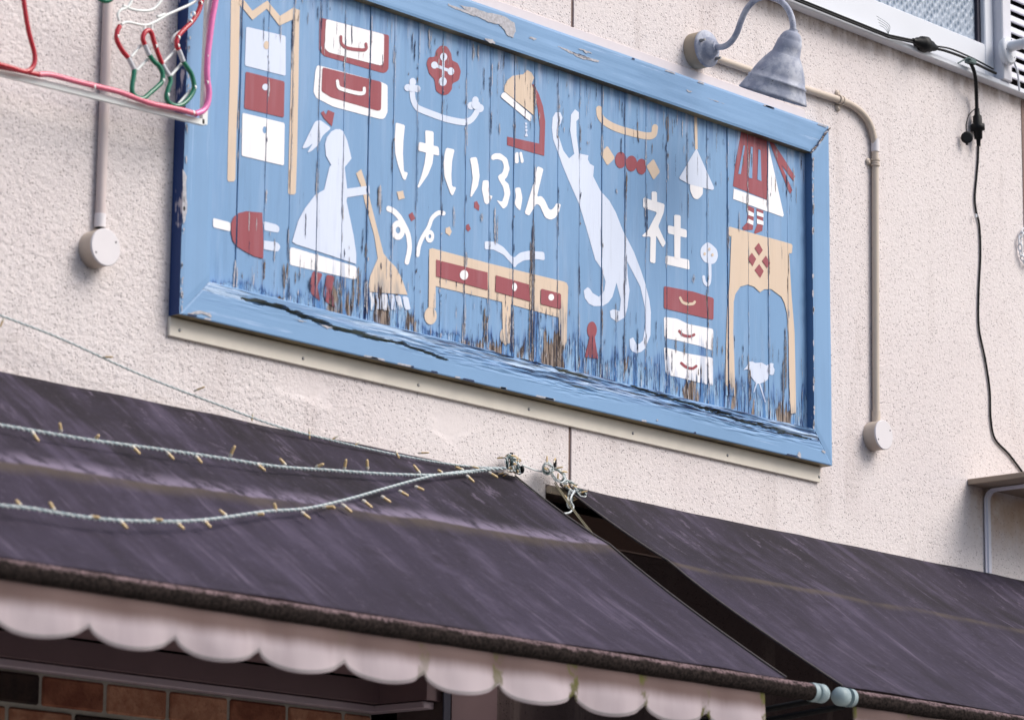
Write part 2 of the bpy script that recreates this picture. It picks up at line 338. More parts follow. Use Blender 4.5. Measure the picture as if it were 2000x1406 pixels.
M = dict(
    wall=stucco('pale_stucco', srgb(221, 213, 212), .55),
    dark=stucco('dark_brown_stucco', srgb(70, 58, 58), .6, .95, 90),
    seam=plain('brown_sealant', srgb(142, 118, 110), .8, .3, 120, bump=.3),
    strip=plain('cream_wood', srgb(228, 220, 207), .6, .12, 25),
    flash=plain('pale_painted_trim', srgb(216, 207, 209), .7, .08, 30),
    white=plain('white_enamel', srgb(218, 221, 228), .35, .05, 12),
    post=plain('weathered_white_post', srgb(214, 214, 222), .5, .10, 30),
    seal=plain('dark_gasket', srgb(46, 44, 60), .6, .2, 60),
    glass=frosted(),
    louver=plain('white_louvre', srgb(226, 226, 236), .4, .06, 20),
    black=plain('black_rubber', srgb(14, 16, 20), .55, .2, 80, spec=.25),
    interior=plain('dark_interior', srgb(26, 22, 24), .9, .2, 8),
    grey_metal=None, conduit_pink=plain('pinkish_conduit', srgb(206, 192, 190), .55, .1, 18), conduit=plain('beige_conduit', srgb(200, 186, 172), .5, .12, 18),
    box=plain('pale_grey_plastic', srgb(222, 217, 220), .5, .08, 20), tanbox=plain('tan_back_box', srgb(172, 158, 140), .7, .2, 40, bump=.2),
    steel=plain('steel_screw', srgb(150, 150, 150), .35, .2, 90, metallic=.8),
    shelf=plain('taupe_board', srgb(166, 150, 134), .7, .18, 14), bracket=plain('grey_steel_bracket', srgb(222, 220, 232), .4, .12, 20),
    canvas=canvas('weathered_awning_canvas'), hem=plain('pale_hem_tape', srgb(104, 98, 96), .8, .3, 60),
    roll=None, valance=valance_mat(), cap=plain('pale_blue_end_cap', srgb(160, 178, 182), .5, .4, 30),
    cord=plain('grey_cord', srgb(150, 142, 118), .8, .2, 90),
    wire_mid=plain('dull_pale_green_wire', srgb(164, 182, 186), .55, .2, 60), wire=plain('pale_green_wire', srgb(216, 223, 224), .5, .15, 60), wire_dark=plain('dull_green_wire', srgb(92, 112, 112), .6, .3, 60),
    bulb=plain('clear_amber_bulb', srgb(224, 192, 138), .25, .2, 200, spec=.6), bulbcap=plain('pale_bulb_socket', srgb(226, 218, 204), .5, .15, 120),
    ropered=plain('red_light_rope', srgb(196, 34, 52), .25, .3, 160, spec=.6), ropepink=plain('pink_light_rope', srgb(240, 122, 146), .25, .3, 130, spec=.6),
    ropehot=plain('bright_pink_light_rope', srgb(248, 128, 190), .25, .3, 110, spec=.6),
    ropegreen=plain('green_light_rope', srgb(12, 118, 88), .25, .3, 160, spec=.6), ropeclear=plain('clear_light_rope', srgb(206, 206, 212), .2, .2, 160, spec=.6),
    rod=plain('white_wire_frame', srgb(228, 232, 230), .35, .06, 40),
    backing=plain('dark_backing', srgb(20, 24, 40), .9, .2, 20),
    brick_a=None, brick_b=None, brick_c=None, mortar=plain('grey_mortar', srgb(172, 166, 156), .95, .3, 60, bump=.4),
    timber=plain('dark_brown_timber', srgb(106, 84, 88), .6, .25, 9), trim=plain('purple_brown_trim', srgb(160, 144, 152), .5, .15, 12),
    doorpost=plain('grey_mauve_frame', srgb(150, 138, 152), .5, .2, 14), plank_brown=plain('brown_board', srgb(92, 70, 62), .6, .25, 12),
    bounce_paving=plain('pale_bounce_paving', srgb(190, 186, 182), .9, .15, 6, bump=.2),
    asphalt=plain('asphalt', (.06, .06, .062), .9, .2, 60, bump=.4),
)
def rough_roll():
    m = mat('weathered_roller'); t = NT(m)
    a = t.noise((150,150,150), 1, 5, .7, 61); b = t.noise((26,26,26), 1, 5, .65, 62)
    c = t.mix(t.step(a, .35, .65), srgb(20, 17, 16), srgb(50, 43, 41))
    nz = t.n('ShaderNodeSeparateXYZ', {0: t.n('ShaderNodeNewGeometry').outputs['Normal']}).outputs[2]
    lay = t.step(t.math('ADD', nz, t.math('MULTIPLY', t.math('SUBTRACT', b, .5), 1.3)), .30, .75)
    c = t.mix(t.math('MULTIPLY', lay, t.step(a, .35, .6)), c, srgb(122, 103, 106))   # dust and lichen lie on top
    t.out(c, .95, b, .5, .002, 0, .05); return m
def lamp_metal():
    m = mat('weathered_grey_enamel'); t = NT(m)
    a = t.noise((1,1,1), 26, 5, .65, 63); b = t.noise((1,1,1), 85, 4, .7, 64)
    c = t.mix(t.step(a, .4, .62), srgb(140, 146, 164), srgb(176, 180, 192))
    c = t.mix(t.math('MULTIPLY', t.step(b, .64, .70), .8), c, srgb(60, 64, 70))
    c = t.mix(t.math('MULTIPLY', t.step(a, .60, .68), .5), c, srgb(190, 192, 200))
    t.out(c, .62, b, .3, .0015, .05, .3); return m
def brick_mat(name, a, b):
    m = mat(name); t = NT(m); n1 = t.noise((1,1,1), 18, 5, .65, 71); n2 = t.noise((1,1,1), 120, 4, .6, 72)
    c = t.mix(t.step(n1, .35, .65), a, b); c = t.mix(t.math('MULTIPLY', t.step(n2, .6, .7), .4), c, tuple(v*.4 for v in a))
    t.out(c, .9, t.math('ADD', n1, n2), .6, .004, 0, .1); return m
M['roll'] = rough_roll(); M['grey_metal'] = lamp_metal()
M['brick_a'] = brick_mat('orange_brick', srgb(138, 92, 72), srgb(170, 124, 100)); M['brick_b'] = brick_mat('brown_brick', srgb(110, 66, 52), srgb(140, 92, 72)); M['brick_c'] = brick_mat('burnt_black_brick', srgb(42, 34, 34), srgb(56, 44, 40))

# ================================================================== SETTING
g = Mesh(); g.box((-60,-60,-.2), (60,60,0)); g.build('street', M['asphalt'], kind='structure')
g = Mesh(); g.box((-60,-3.2,.0), (60,.0,.12), bev=.01); g.build('bounce_pavement', M['bounce_paving'], kind='structure')  # unseen pale ground strip, added to bounce light up under the awnings

bld = thing('shop_building', 'pale stucco shop front carrying the blue sign above two dark awnings', 'building', (0,0,0))
XS = at(1115.5, 500).x; ZL = 2.90; ZW = 4.403; WX0 = .55
XT = .125                                                      # edge where the plaster stops at the timber
def wall_sheet(name, quads, mat_, **k):
    m = Mesh()
    for (x0, z0, x1, z1) in quads: m.box((x0, 0, z0), (x1, .15, z1))
    return m.build(name, mat_, bld, **k)
wall_sheet('wall_panel', [(-4, 2.86, XT, 2.985), (-4, 2.985, XS-.0055, 6.2)], M['wall'])
wall_sheet('wall_panel', [(XS+.0055, 2.985, 2.9, ZW), (XS+.0055, ZW, WX0, 6.2), (WX0, 5.6, 2.9, 6.2)], M['wall'])
m = Mesh(); m.box((XS-.0054, .004, 2.99), (XS+.0054, .15, 6.2)); m.build('wall_joint', M['seam'], bld)
xq = at(1996, 300).x
m = Mesh(); m.box((xq, -.002, 3.93), (xq+.016, .02, 4.372)); m.build('wall_joint', M['seam'], bld)
m = Mesh(); m.box((-4, .151, 2.86), (2.9, 4, 6.2)); m.box((-4, .36, 0), (2.9, 4, 2.859)); m.build('building_core', M['interior'], bld)
# dark lower wall, timber beside the plaster edge, brick bay under the awning
XC = at(870, 1378).x; YB = .20
m = Mesh(); m.box((XC, .001, 0), (2.9, .149, 2.859)); m.build('lower_wall', M['dark'], bld)
m = Mesh(); m.box((XT+.001, -.004, 2.861), (2.9, .13, 2.93), bev=.003); m.build('timber_rail', M['plank_brown'], bld)
m = Mesh(); m.box((-4, .005, 2.55), (XC-.001, .14, 2.859)); m.build('lintel', M['timber'], bld)
m = Mesh(); m.box((-4, .01, 2.501), (XC-.001, .13, 2.549)); m.build('soffit_board', M['timber'], bld)
zr = at(300, 1334.5, YB-.03).z
m = Mesh(); m.box((-4, YB-.045, zr+.016), (XC-.05, YB+.1, 2.5)); m.box((XC-.05, .01, zr+.016), (XC-.003, YB+.1, 2.5)); m.build('soffit_board', M['timber'], bld)
m = Mesh(); m.box((-4, YB-.03, zr-.002), (XC-.05, YB+.05, zr+.014), bev=.002); m.box((XC-.05, .02, zr-.002), (XC-.015, YB+.05, zr+.014), bev=.002); m.build('trim_rail', M['trim'], bld)
bw = Mesh(); bw.box((-4, YB+.0005, 0), (XC-.03, YB+.12, zr-.003)); bwo = bw.build('brick_wall', M['mortar'], bld)
j1 = [at(px, 1345, YB).x for px in (-150, -40, 78, 200, 322, 440, 557, 671)]
L = (j1[-1]-j1[2])/5
j1 = [j1[2]+L*k for k in range(-3, 7)]
brick_meshes = {}
HB = .061; PB = .071
for row in range(5):
    zt = zr-.008-row*PB; sh = (0, .52, .1, .58, .05)[row]*L
    for k in range(len(j1)-1):
        x0 = j1[k]+sh+.005; x1 = min(j1[k]+sh+L-.005, XC-.034)
        if x1-x0 < .03: continue
        idx = k-3
        key = 'brick_c' if (row, idx) in ((0, -1), (1, 0), (2, 2), (1, 3), (3, 1)) else ('brick_a' if (k*7+row*3) % 3 else 'brick_b')
        mm = Mesh(); rv = random.Random(row*31+k)
        mm.box((x0, YB-.004-rv.random()*.003, zt-HB), (x1, YB+.04, zt), bev=.004)
        mm.build('brick', M[key], bwo)
# pier face left of the gap, door frame slivers seen between the scallops
m = Mesh(); m.box((at(880, 1390).x+.0, -.004, 0), (at(968, 1390).x, .0005, 2.5)); m.build('pier_panel', M['timber'], bld)
for a, b, k, y in ((864, 879, 'seal', -.003), (970, 990, 'doorpost', -.02), (991, 1007, 'doorpost', -.012), (1026, 1062, 'doorpost', -.006), (1066, 1160, 'plank_brown', -.010)):  # first one is a dark strip covering the trim end beside the pier
    m = Mesh(); m.box((at(a, 1385).x, y, 1.2), (at(b, 1385).x, .0, 2.56 if k == 'seal' else 2.41), bev=.002); m.build('door_frame_or_strip', M[k], bld)
# window with figured glass, post and louvre at the top right
win = thing('window_unit', 'white framed figured glass window with sill above the wall, top right', 'window', (1.2, 0, 4.40))
zsl = at(1760, 89.5, -.034).z
m = Mesh(); m.box((WX0, -.034, zsl), (2.9, .0, zsl+.0145), bev=.002); m.build('sill', M['white'], win)
zg = at(1800, 41, .0).z; xg = at(1912, 60, .0).x; xf = at(1941, 80, -.012).x
m = Mesh(); m.box((WX0, -.012, zsl+.015), (xg+.012, .05, zg), bev=.003); m.build('bottom_rail', M['white'], win)
m = Mesh(); m.box((xg+.0125, -.012, zsl+.015), (xf, .05, 5.6), bev=.003); m.build('stile', M['white'], win)
m = Mesh(); m.box((WX0, .012, zg), (xg-.003, .018, 5.6)); m.build('pane', M['glass'], win)
m = Mesh(); m.box((xg-.003, .002, zg), (xg+.0125, .03, 5.6)); m.build('gasket', M['seal'], win)
xp = at(1976, 80, -.042).x
m = Mesh(); m.box((xf+.001, -.042, zsl+.0155), (xp, .03, 5.6), bev=.003); po = m.build('post', M['post'], win)
lo = thing('louvre_vent', 'white slatted louvre beside the window post, at the right edge', 'louvre', (2.5, 0, 4.45))
m = Mesh(); m.box((xp, .03, 4.408), (2.9, .04, 5.6)); m.build('backing', M['interior'], lo)
slat_me = None
for k in range(16):
    z = 4.424+k*.0335
    if slat_me is None:
        mm = Mesh(); x0, x1 = xp+.001, 2.88
        prof = [(-.012, 0), (-.012, .006), (-.008, .009), (-.008, .018), (.016, .030), (.018, .026), (-.004, .0)]
        V = [(x, p[0], z+p[1]) for x in (x0, x1) for p in prof]; n = len(prof)
        mm.add(V, [(i, (i+1) % n, n+(i+1) % n, n+i) for i in range(n)]+[tuple(range(n)), tuple(range(2*n-1, n-1, -1))])
        so = mm.build('slat', M['louver'], lo); slat_me = so
    else:
        c = slat_me.copy(); COL.objects.link(c); c.parent = lo; c.location = slat_me.location+Vector((0, 0, k*.0335))

# ================================================================== THE SIGN
YF, YP = -.036, -.012                                              # face of the frame, face of the boards
TRo = at(1621.5, 248, YF); BRo = at(1626, 910, YF); BLo = at(353, 616, YF)
TRi = at(1586, 298, YF); BRi = at(1590, 843, YF); BLi = at(415, 556, YF)
ztop = TRo.z; zti = at(1300, 200, YF).z; zbi = at(1000, 694, YF).z; zbo = at(1000, 764, YF).z
xlo = (BLo.x+at(357, 345, YF).x)/2; xro = BRo.x; xri = TRi.x; xli = at(416, 350, YF).x
sign = thing('shop_sign', 'weathered blue wooden sign board with painted white lettering, a cat and furniture', 'sign', ((xlo+xro)/2, 0, zbo))

def rail(name, A, B, C, D, nu, nv, fn, mat_):
    """board whose face runs A-B (outer edge) to D-C (inner edge); fn(x,z,u,v) carves it"""
    me = Mesh(); V = []; 
    for i in range(nu+1):
        u = i/nu
        for j in range(nv+1):
            v = j/nv
            p = (A[0]*(1-u)+B[0]*u)*(1-v)+(D[0]*(1-u)+C[0]*u)*v, (A[1]*(1-u)+B[1]*u)*(1-v)+(D[1]*(1-u)+C[1]*u)*v
            e = min(u*nu, nu-u*nu, v*nv, nv-v*nv)
            V.append((p[0], YF+(.0015 if e < .5 else 0)+fn(p[0], p[1], u, v), p[1]))
    Fc = [(i*(nv+1)+j, (i+1)*(nv+1)+j, (i+1)*(nv+1)+j+1, i*(nv+1)+j+1) for i in range(nu) for j in range(nv)]
    me.add(V, Fc, 0, False)
    rim = [i*(nv+1) for i in range(nu+1)]+[nu*(nv+1)+j for j in range(1, nv+1)]+[i*(nv+1)+nv for i in range(nu-1, -1, -1)]+[j for j in range(nv-1, 0, -1)]
    o = len(V); me.add([(V[i][0], -.002, V[i][2]) for i in rim], []); n = len(rim)
    for k in range(n): me.f.append((rim[k], o+k, o+(k+1) % n, rim[(k+1) % n])); me.m.append(0); me.sm.append(False)
    me.f.append(tuple(range(o+n-1, o-1, -1))); me.m.append(0); me.sm.append(False)
    return me.build(name, mat_, sign)
def nz(x, y, z): return noise.noise(Vector((x, y, z)))
def seglist(pxs): return [(lambda p: (p.x, p.z))(at(a, b, YF)) for a, b in pxs]
CRACKS = [(seglist([(470,583),(520,593),(560,603),(590,617),(625,628),(650,640),(690,648),(730,660),(770,668)]), .0042, .016),
          (seglist([(760,664),(840,690),(880,706)]), .0030, .011), (seglist([(850,650),(930,672),(1000,694),(1060,712)]), .0022, .008),
          (seglist([(1060,706),(1110,728),(1150,738)]), .0030, .010), (seglist([(1230,752),(1290,772),(1360,792),(1430,810)]), .0022, .009),
          (seglist([(1380,800),(1450,822),(1530,842),(1585,858)]), .0026, .010), (seglist([(1480,830),(1540,850)]), .002, .007)]
def dseg(p, a, b):
    ax, az = a; bx, bz = b; dx, dz = bx-ax, bz-az; t = max(0, min(1, ((p[0]-ax)*dx+(p[1]-az)*dz)/(dx*dx+dz*dz)))
    return math.hypot(p[0]-ax-t*dx, p[1]-az-t*dz), t
def carve_bottom(x, z, u, v):
    d = 0.0
    wear = max(0, min(1, (v-.36+.22*nz(x*3, 1, 0))/.3))*max(.12, min(1, (x+.62)/.6))
    d += wear*(.0045*(nz(x*7, z*150, 3)+.20)+.0028*(nz(x*24, z*330, 8)))
    for pts, wd, dp in CRACKS:
        if x < pts[0][0]-.02 or x > pts[-1][0]+.02: continue
        for a, b in zip(pts[:-1], pts[1:]):
            q = (x, z+.004*nz(x*34, 2, 5)); r, _ = dseg(q, a, b)
            ww = wd*(.55+.8*abs(nz(x*16, 7, 1)))*min(1, max(0, (x-pts[0][0])/.05+.15), max(0, (pts[-1][0]-x)/.05+.15))
            if r < ww*1.6: d = max(d, dp*max(0, min(1, (ww*1.6-r)/(ww*.9))))
    return d
def carve_top(x, z, u, v): return .0008*nz(x*5, z*60, 1)
rail('frame_board', (xlo, zbo), (xro, zbo), (xri, zbi), (xli, zbi), 420, 36, carve_bottom, paint_rail('flaking_blue_bottom_rail', 'x', .24, zbo+.022, zbi-.012))
rail('frame_board', (xlo, ztop), (xro, ztop), (xri, zti), (xli, zti), 90, 14, carve_top, paint_rail('blue_top_rail', 'x', .045, zti+.03, ztop))
rail('frame_board', (xlo, zbo+.0005), (xlo, ztop-.0005), (xli-.0008, zti), (xli-.0008, zbi), 40, 8, lambda x, z, u, v: .001*nz(x*40, z*4, 2), paint_rail('blue_left_stile', 'z'))
rail('frame_board', (xro, zbo+.0005), (xro, ztop-.0005), (xri+.0008, zti), (xri+.0008, zbi), 40, 8, lambda x, z, u, v: .001*nz(x*40, z*4, 4), paint_rail('blue_right_stile', 'z', side_col=srgb(84, 116, 156)))

# boards
GPX = [415, 464, 517, 566, 619, 668, 717, 765, 812, 861, 908, 955, 1002, 1042, 1088.5, 1131, 1175, 1220, 1261, 1302, 1342.5, 1381, 1421, 1461, 1500, 1538, 1582]
GX = [at(p, 350+ (p-415)*.15, YP).x for p in GPX]; GX[0] = xli-.01; GX[-1] = xri+.01
m = Mesh(); m.box((xli-.02, -.003, zbi-.02), (xri+.02, -.0005, zti+.02)); m.build('backing_panel', M['backing'], sign)
plank_mat = paint_plank('flaking_blue_boards', BLUE)
WIDE = {1: .0009, 6: .0010, 9: .0009, 12: .0013, 16: .0013, 22: .0015, 23: .0007}
GAPS = [WIDE.get(k, random.uniform(.00015, .0005)) for k in range(27)]; PY = []; CH = .0011
for k in range(26):
    x0, x1 = GX[k]+GAPS[k], GX[k+1]-GAPS[k+1]; yk = YP+random.uniform(-.0008, .0008); PY.append(yk)
    z0, z1 = zbi-.012, zti+.012; nzv = 80; me = Mesh(); V = []
    xs = [x0, x0+CH]+[x0+CH+(x1-x0-2*CH)*i/9 for i in range(1, 9)]+[x1-CH, x1]; nx = len(xs)-1
    for j in range(nzv+1):
        z = z0+(z1-z0)*j/nzv; foot = max(0, 1-(z-z0)/.20)
        for i, x in enumerate(xs):
            d = .0013 if i in (0, nx) else max(0, foot*.0030*(nz(x*120, z*9, k)+.05))
            V.append((x, yk+d, z))
    me.add(V, [(j*(nx+1)+i, j*(nx+1)+i+1, (j+1)*(nx+1)+i+1, (j+1)*(nx+1)+i) for j in range(nzv) for i in range(nx)])
    for j in range(nzv):
        for i in (0, nx):
            a, b = j*(nx+1)+i, (j+1)*(nx+1)+i; p = me.v[a]; q = me.v[b]; n = len(me.v)
            me.v += [(p[0], -.0032, p[2]), (q[0], -.0032, q[2])]; me.f.append((a, b, n+1, n)); me.m.append(0); me.sm.append(False)
    me.build('plank', plank_mat, sign)

# ---- painted motifs: thin coats of paint lying on each board, broken at every joint
PM = {k: paint_plank('paint_'+n, c, cl) for k, n, c, cl in (('W', 'white', WHITE, .06), ('L', 'pale_blue', PALE, .07), ('R', 'brick_red', RED, .05), ('T', 'tan', TAN, .06), ('B', 'blue', BLUE, .04))}
PKEYS = list(PM)
def pz(px, py): p = at(px, py, YP); return (p.x, p.z)
def clipx(poly, xv, keep_gt):
    R = []
    for i in range(len(poly)):
        a, b = poly[i], poly[(i+1) % len(poly)]; ina = a[0] >= xv if keep_gt else a[0] <= xv; inb = b[0] >= xv if keep_gt else b[0] <= xv
        if ina: R.append(a)
        if ina != inb: t = (xv-a[0])/(b[0]-a[0]); R.append((xv, a[1]+t*(b[1]-a[1])))
    return R
def clipz(poly, zv, keep_gt):
    return [(p[1], p[0]) for p in clipx([(q[1], q[0]) for q in poly], zv, keep_gt)]
def ell(cx, cy, rx, ry, n=22): return [(cx+rx*math.cos(2*math.pi*i/n), cy+ry*math.sin(2*math.pi*i/n)) for i in range(n)]
def rnd(poly, it=1):
    """soften the corners a little, as a brush does"""
    for _ in range(it):
        R = []
        for i in range(len(poly)):
            a, b = poly[i], poly[(i+1) % len(poly)]; d = math.hypot(b[0]-a[0], b[1]-a[1])
            f = min(.28, 2.2/max(d, .01))
            R += [(a[0]+(b[0]-a[0])*f, a[1]+(b[1]-a[1])*f), (b[0]-(b[0]-a[0])*f, b[1]-(b[1]-a[1])*f)]
        poly = R
    return poly
def soft(poly): return rnd([p for p in rnd(poly)])
def stroke(pts, w, closed=False, n=6):
    """ribbon along a smooth line (photo pixels), round ends"""
    P = [(p.x, p.y) for p in smooth_path([(a, b, 0) for a, b in pts], n)] if len(pts) > 2 else pts
    Lf, Rt = [], []
    for i in range(len(P)):
        a, b = P[max(i-1, 0)], P[min(i+1, len(P)-1)]; dx, dy = b[0]-a[0], b[1]-a[1]; l = math.hypot(dx, dy) or 1
        h = w/2; Lf.append((P[i][0]-dy/l*h*.82, P[i][1]+dx/l*h)); Rt.append((P[i][0]+dy/l*h*.82, P[i][1]-dx/l*h))
    def cap_(c, frm, to):
        a0 = math.atan2(frm[1]-c[1], frm[0]-c[0]); R = []
        for k in range(1, 6):
            a = a0-math.pi*k/6; R.append((c[0]+w/2*.85*math.cos(a), c[1]+w/2*math.sin(a)))
        return R
    return Lf+cap_(P[-1], Lf[-1], Rt[-1])+Rt[::-1]+cap_(P[0], Rt[0], Lf[0])
LAY = [0]
def motif(name, items, label=None, parent=None):
    me = Mesh()
    for key, poly in items:
        LAY[0] += 1; lift = .0006+.00006*(LAY[0] % 9)+(.00055 if key.endswith('+') else 0)+(.0009 if key.endswith('++') else 0)
        key = key.rstrip('+'); P = [pz(*p) for p in poly]
        tris = geometry.tessellate_polygon([[Vector((a, b, 0)) for a, b in P]])
        for k in range(26):
            x0, x1 = GX[k]+GAPS[k]+.0007, GX[k+1]-GAPS[k+1]-.0007
            for t in tris:
                q = [P[i] for i in t]
                if max(a[0] for a in q) < x0 or min(a[0] for a in q) > x1: continue
                q = clipx(clipx(q, x0, True), x1, False) if True else q
                if len(q) >= 3: q = clipz(q, zti+.012, False)
                if len(q) < 3: continue
                ar = abs(sum(q[i][0]*q[(i+1) % len(q)][1]-q[(i+1) % len(q)][0]*q[i][1] for i in range(len(q))))
                if ar < 1e-9: continue
                if sum(q[i][0]*q[(i+1) % len(q)][1]-q[(i+1) % len(q)][0]*q[i][1] for i in range(len(q))) < 0: q = q[::-1]
                me.add([(a, PY[k]-lift, b) for a, b in q], [tuple(range(len(q)))], PKEYS.index(key))
    kw = {'label': label} if label else {}
    return me.build(name, [PM[k] for k in PKEYS], parent or sign, recalc=False, **kw)

def A(pts, ox=0, oy=0, s=1.0): return [(ox+x*s, oy+y*s) for x, y in pts]
def q4(p): return A(p, 400, 0, .25)
def qD(p): return A(p, 700, 320, .25)
def qE(p): return A(p, 1050, 150, .25)
def qF(p): return A(p, 1150, 450, .25)
def qG(p): return A(p, 1250, 650, .25)
def q6(p): return A(p, 320, 320, .25)
def q8(p): return A(p, 800, 0, .25)
motif('painted_wardrobe', [
 ('T', [(452,-40),(470,-40),(468.5,10),(466,150),(462,250),(459.5,350),(457,355),(446,355),(444,351),(446,250),(449,150),(451,0)]),
 ('T', [(571,30),(585,21),(584,60),(583,150),(580,300),(577.5,377),(574,380.5),(565,380),(562.5,377),(564,300),(568,150)]),
 ('T+', [(470,-6),(492,22),(521,2),(546,32),(572,16),(585,21),(584,40),(571,39),(545,51),(520,18),(492,40),(466,8)]),
 ('L', rnd([(480,53),(557.5,71),(557.5,149),(477.5,129)])), ('T+', ell(519.5,89,5.5,8)),
 ('R', rnd([(479,140.5),(555.5,160),(554,230.5),(476,212.5)])), ('L+', ell(517,171,6,6.5)),
 ('W', rnd([(472.5,221),(555.5,241),(554,324),(471,305)])), ('B+', ell(516,254.5,4,7))])
motif('painted_drawer_front', [
 ('R', soft([(624,35),(637,38),(749,67.5),(759,69.5),(758,136),(752,143),(745,143),(632,110),(623,99)])),
 ('W+', soft([(636,38),(749,68),(748,126),(742,129),(641,103),(633,95)])),
 ('R++', stroke([(664.5,73),(666,86),(677,94.5),(705,98.5),(714,96),(713.5,87)], 6.5)),
 ('W', soft([(619,128),(627.5,130),(744,161),(756,167),(756,220),(750,232.5),(742,233.5),(650,209),(617.5,192),(612,180),(615.5,140)])),
 ('R+', soft([(629,132),(744,161),(743,215),(737.5,217.5),(646,191),(627,179)])),
 ('W++', stroke([(657.5,160),(660,171),(670,176),(697.5,183),(709,182),(710,174)], 7.5))])
motif('painted_sweeping_woman', [
 ('R', [(626,221),(631,217),(636,225),(640,215.5),(652.5,221),(647.5,247.5),(632.5,232.5)]),
 ('L', soft([(646,251),(625,235),(615,237.5),(605,257.5),(589,291),(600,289),(611,280),(599,299),(607.5,296),(620,285),(630,265)])),
 ('L+', [(655,253),(646,257.5),(637.5,269),(634,282.5),(636,305),(646,322.5),(642.5,327.5),(632.5,371),(615,381),(595,407.5),(582.5,430),(570,472.5),(577,477),(695,516),(695,495),(690,460),(676,392.5),(677.5,386),(721,379),(720,363),(677.5,369),(672.5,327.5),(686,310),(682.5,295),(677.5,275),(670,257.5),(663,253)]),
 ('W', soft([(567.5,482.5),(696,521),(697.5,542.5),(692.5,546),(566,517.5),(566,490)])),
 ('R', soft([(611,529),(630,535),(619,560),(626,590),(607.5,574),(605,552.5)])), ('R', soft([(637.5,536),(652.5,540),(647.5,567.5),(655,602.5),(635,589),(631,575)]))])
motif('painted_broom', [
 ('T', [(695,339),(705,331),(713,355),(722,392),(748,495),(757,507),(772,522),(784,545),(795,576),(717.5,570),(722,540),(737,505),(730,460),(712.5,397),(707,370)]),
 ] + [(k, rnd(q6(p))) for k, p in (('W', [(1592,1003),(1632,1008),(1650,1145),(1610,1145)]), ('L', [(1645,1010),(1690,1015),(1705,1140),(1660,1135)]), ('W', [(1695,1017),(1740,1020),(1755,1148),(1708,1145)]), ('L', [(1755,1022),(1795,1025),(1812,1145),(1770,1140)]), ('W', [(1805,1028),(1845,1032),(1868,1145),(1825,1145)]), ('L', [(1860,1035),(1905,1040),(1925,1140),(1880,1140)]))])
motif('painted_plug', [
 ('W', rnd([(416,426),(450,435),(450,452.5),(416,444)])), ('L', soft([(513,432),(540,439),(546,445),(544,455),(515,450)])), ('L', soft([(513,469.5),(542.5,474),(548,482.5),(542.5,492),(514,487)])),
 ('R+', [(480,413),(511,416),(513,460),(514,506),(495,501),(478,492),(462,482),(454,470),(451,455),(451,436),(456,424),(464,417)])])
motif('painted_flower', [
 ('R', soft([(849,112),(851,99),(860,89.5),(872.5,91),(881,105),(882.5,119),(894,124),(900,140),(896,157.5),(882.5,164),(882.5,175),(875,185),(864,187),(851,179),(847.5,155),(837.5,145),(832,125),(836,112.5)])),
 ('L+', stroke([(865.5,112),(864,160)], 6)), ('L+', ell(865.5,112,7.2,8)), ('L+', ell(864,160,8,9)), ('L+', stroke([(847.5,128),(880,140)], 6)), ('L+', ell(847.5,128,6.5,7)), ('L+', ell(880,140,6.5,7.5))])
motif('painted_clover_garland', [
 ('L', stroke([(804,178),(806,195),(812,208),(822,215),(862,230),(890,237),(909,239),(921,233),(929,222),(933,214)], 12.5)),
 ('L+', ell(804,172,8,8)), ('L+', ell(929,206,8.5,8.5)), ('L', ell(805,161,6.5,8)), ('L', ell(795.5,172,7,7)), ('L', ell(814,174,6.5,7)), ('L', ell(928,197,6.5,8)), ('L', ell(920,207,7.5,7.5)), ('L', ell(937,212,7.5,8))])
def letter(items):
    o = motif('painted_letter', items[:1])
    for it in items[1:]: motif('stroke', [it], parent=o)
letter([
 ('W', rnd([(772,240),(790,245),(787,275),(786,300),(788,336),(796,337.5),(791,353),(786,350),(777,325),(771,300),(770,270)])),
 ('W', rnd([(829.5,255),(846,257.5),(846,300),(844,320),(835,342),(817.5,367.5),(814,366),(822,345),(828,322),(831,300)])),
 ('W', rnd([(817.5,277.5),(856,287.5),(857,305),(816,295)]))])
letter([
 ('W', rnd([(871,289),(887.5,292.5),(882.5,315),(881,345),(882.5,365),(891,366),(884,382.5),(880,380),(867.5,345),(866,320),(868,300)])),
 ('W', rnd([(917,309),(930,307),(934,325),(936,345),(932.5,365),(920,385.5),(917.5,384),(922.5,350),(920,325)]))])
letter([
 ('W', rnd([(958,306),(965,300),(977,300),(990,310),(995,330),(990,346),(984,352),(993,360),(996.5,377.5),(990,402.5),(982.5,409),(969,391),(980,395),(985,380),(982,365),(973,350),(972,344),(981,338),(984,325),(980,314),(970,311),(960,313.5)])),
 ('W', soft([(942.5,352.5),(954,352.5),(955,382.5),(962.5,382.5),(952.5,400),(946,397.5),(940.5,370)])),
 ('W', soft([(1005,367.5),(1016,366),(1020,387.5),(1016,412.5),(1009,406),(1004,397.5),(1007.5,385)])),
 ('W', rnd([(1005.5,299),(1012,297),(1013,319),(1005.5,320)])),
 ('W', rnd([(1013.5,298.5),(1018.5,296),(1023,317),(1017.5,320)]))])
letter([
 ('W', rnd([(1049,325),(1061,330),(1048,385),(1057,383),(1064,392),(1071,408),(1076,411),(1082,405),(1086,397),(1095,399),(1091,415),(1084,426),(1074,430),(1064,425),(1054,402),(1047,398),(1033,422),(1024,417),(1042,357)]))])
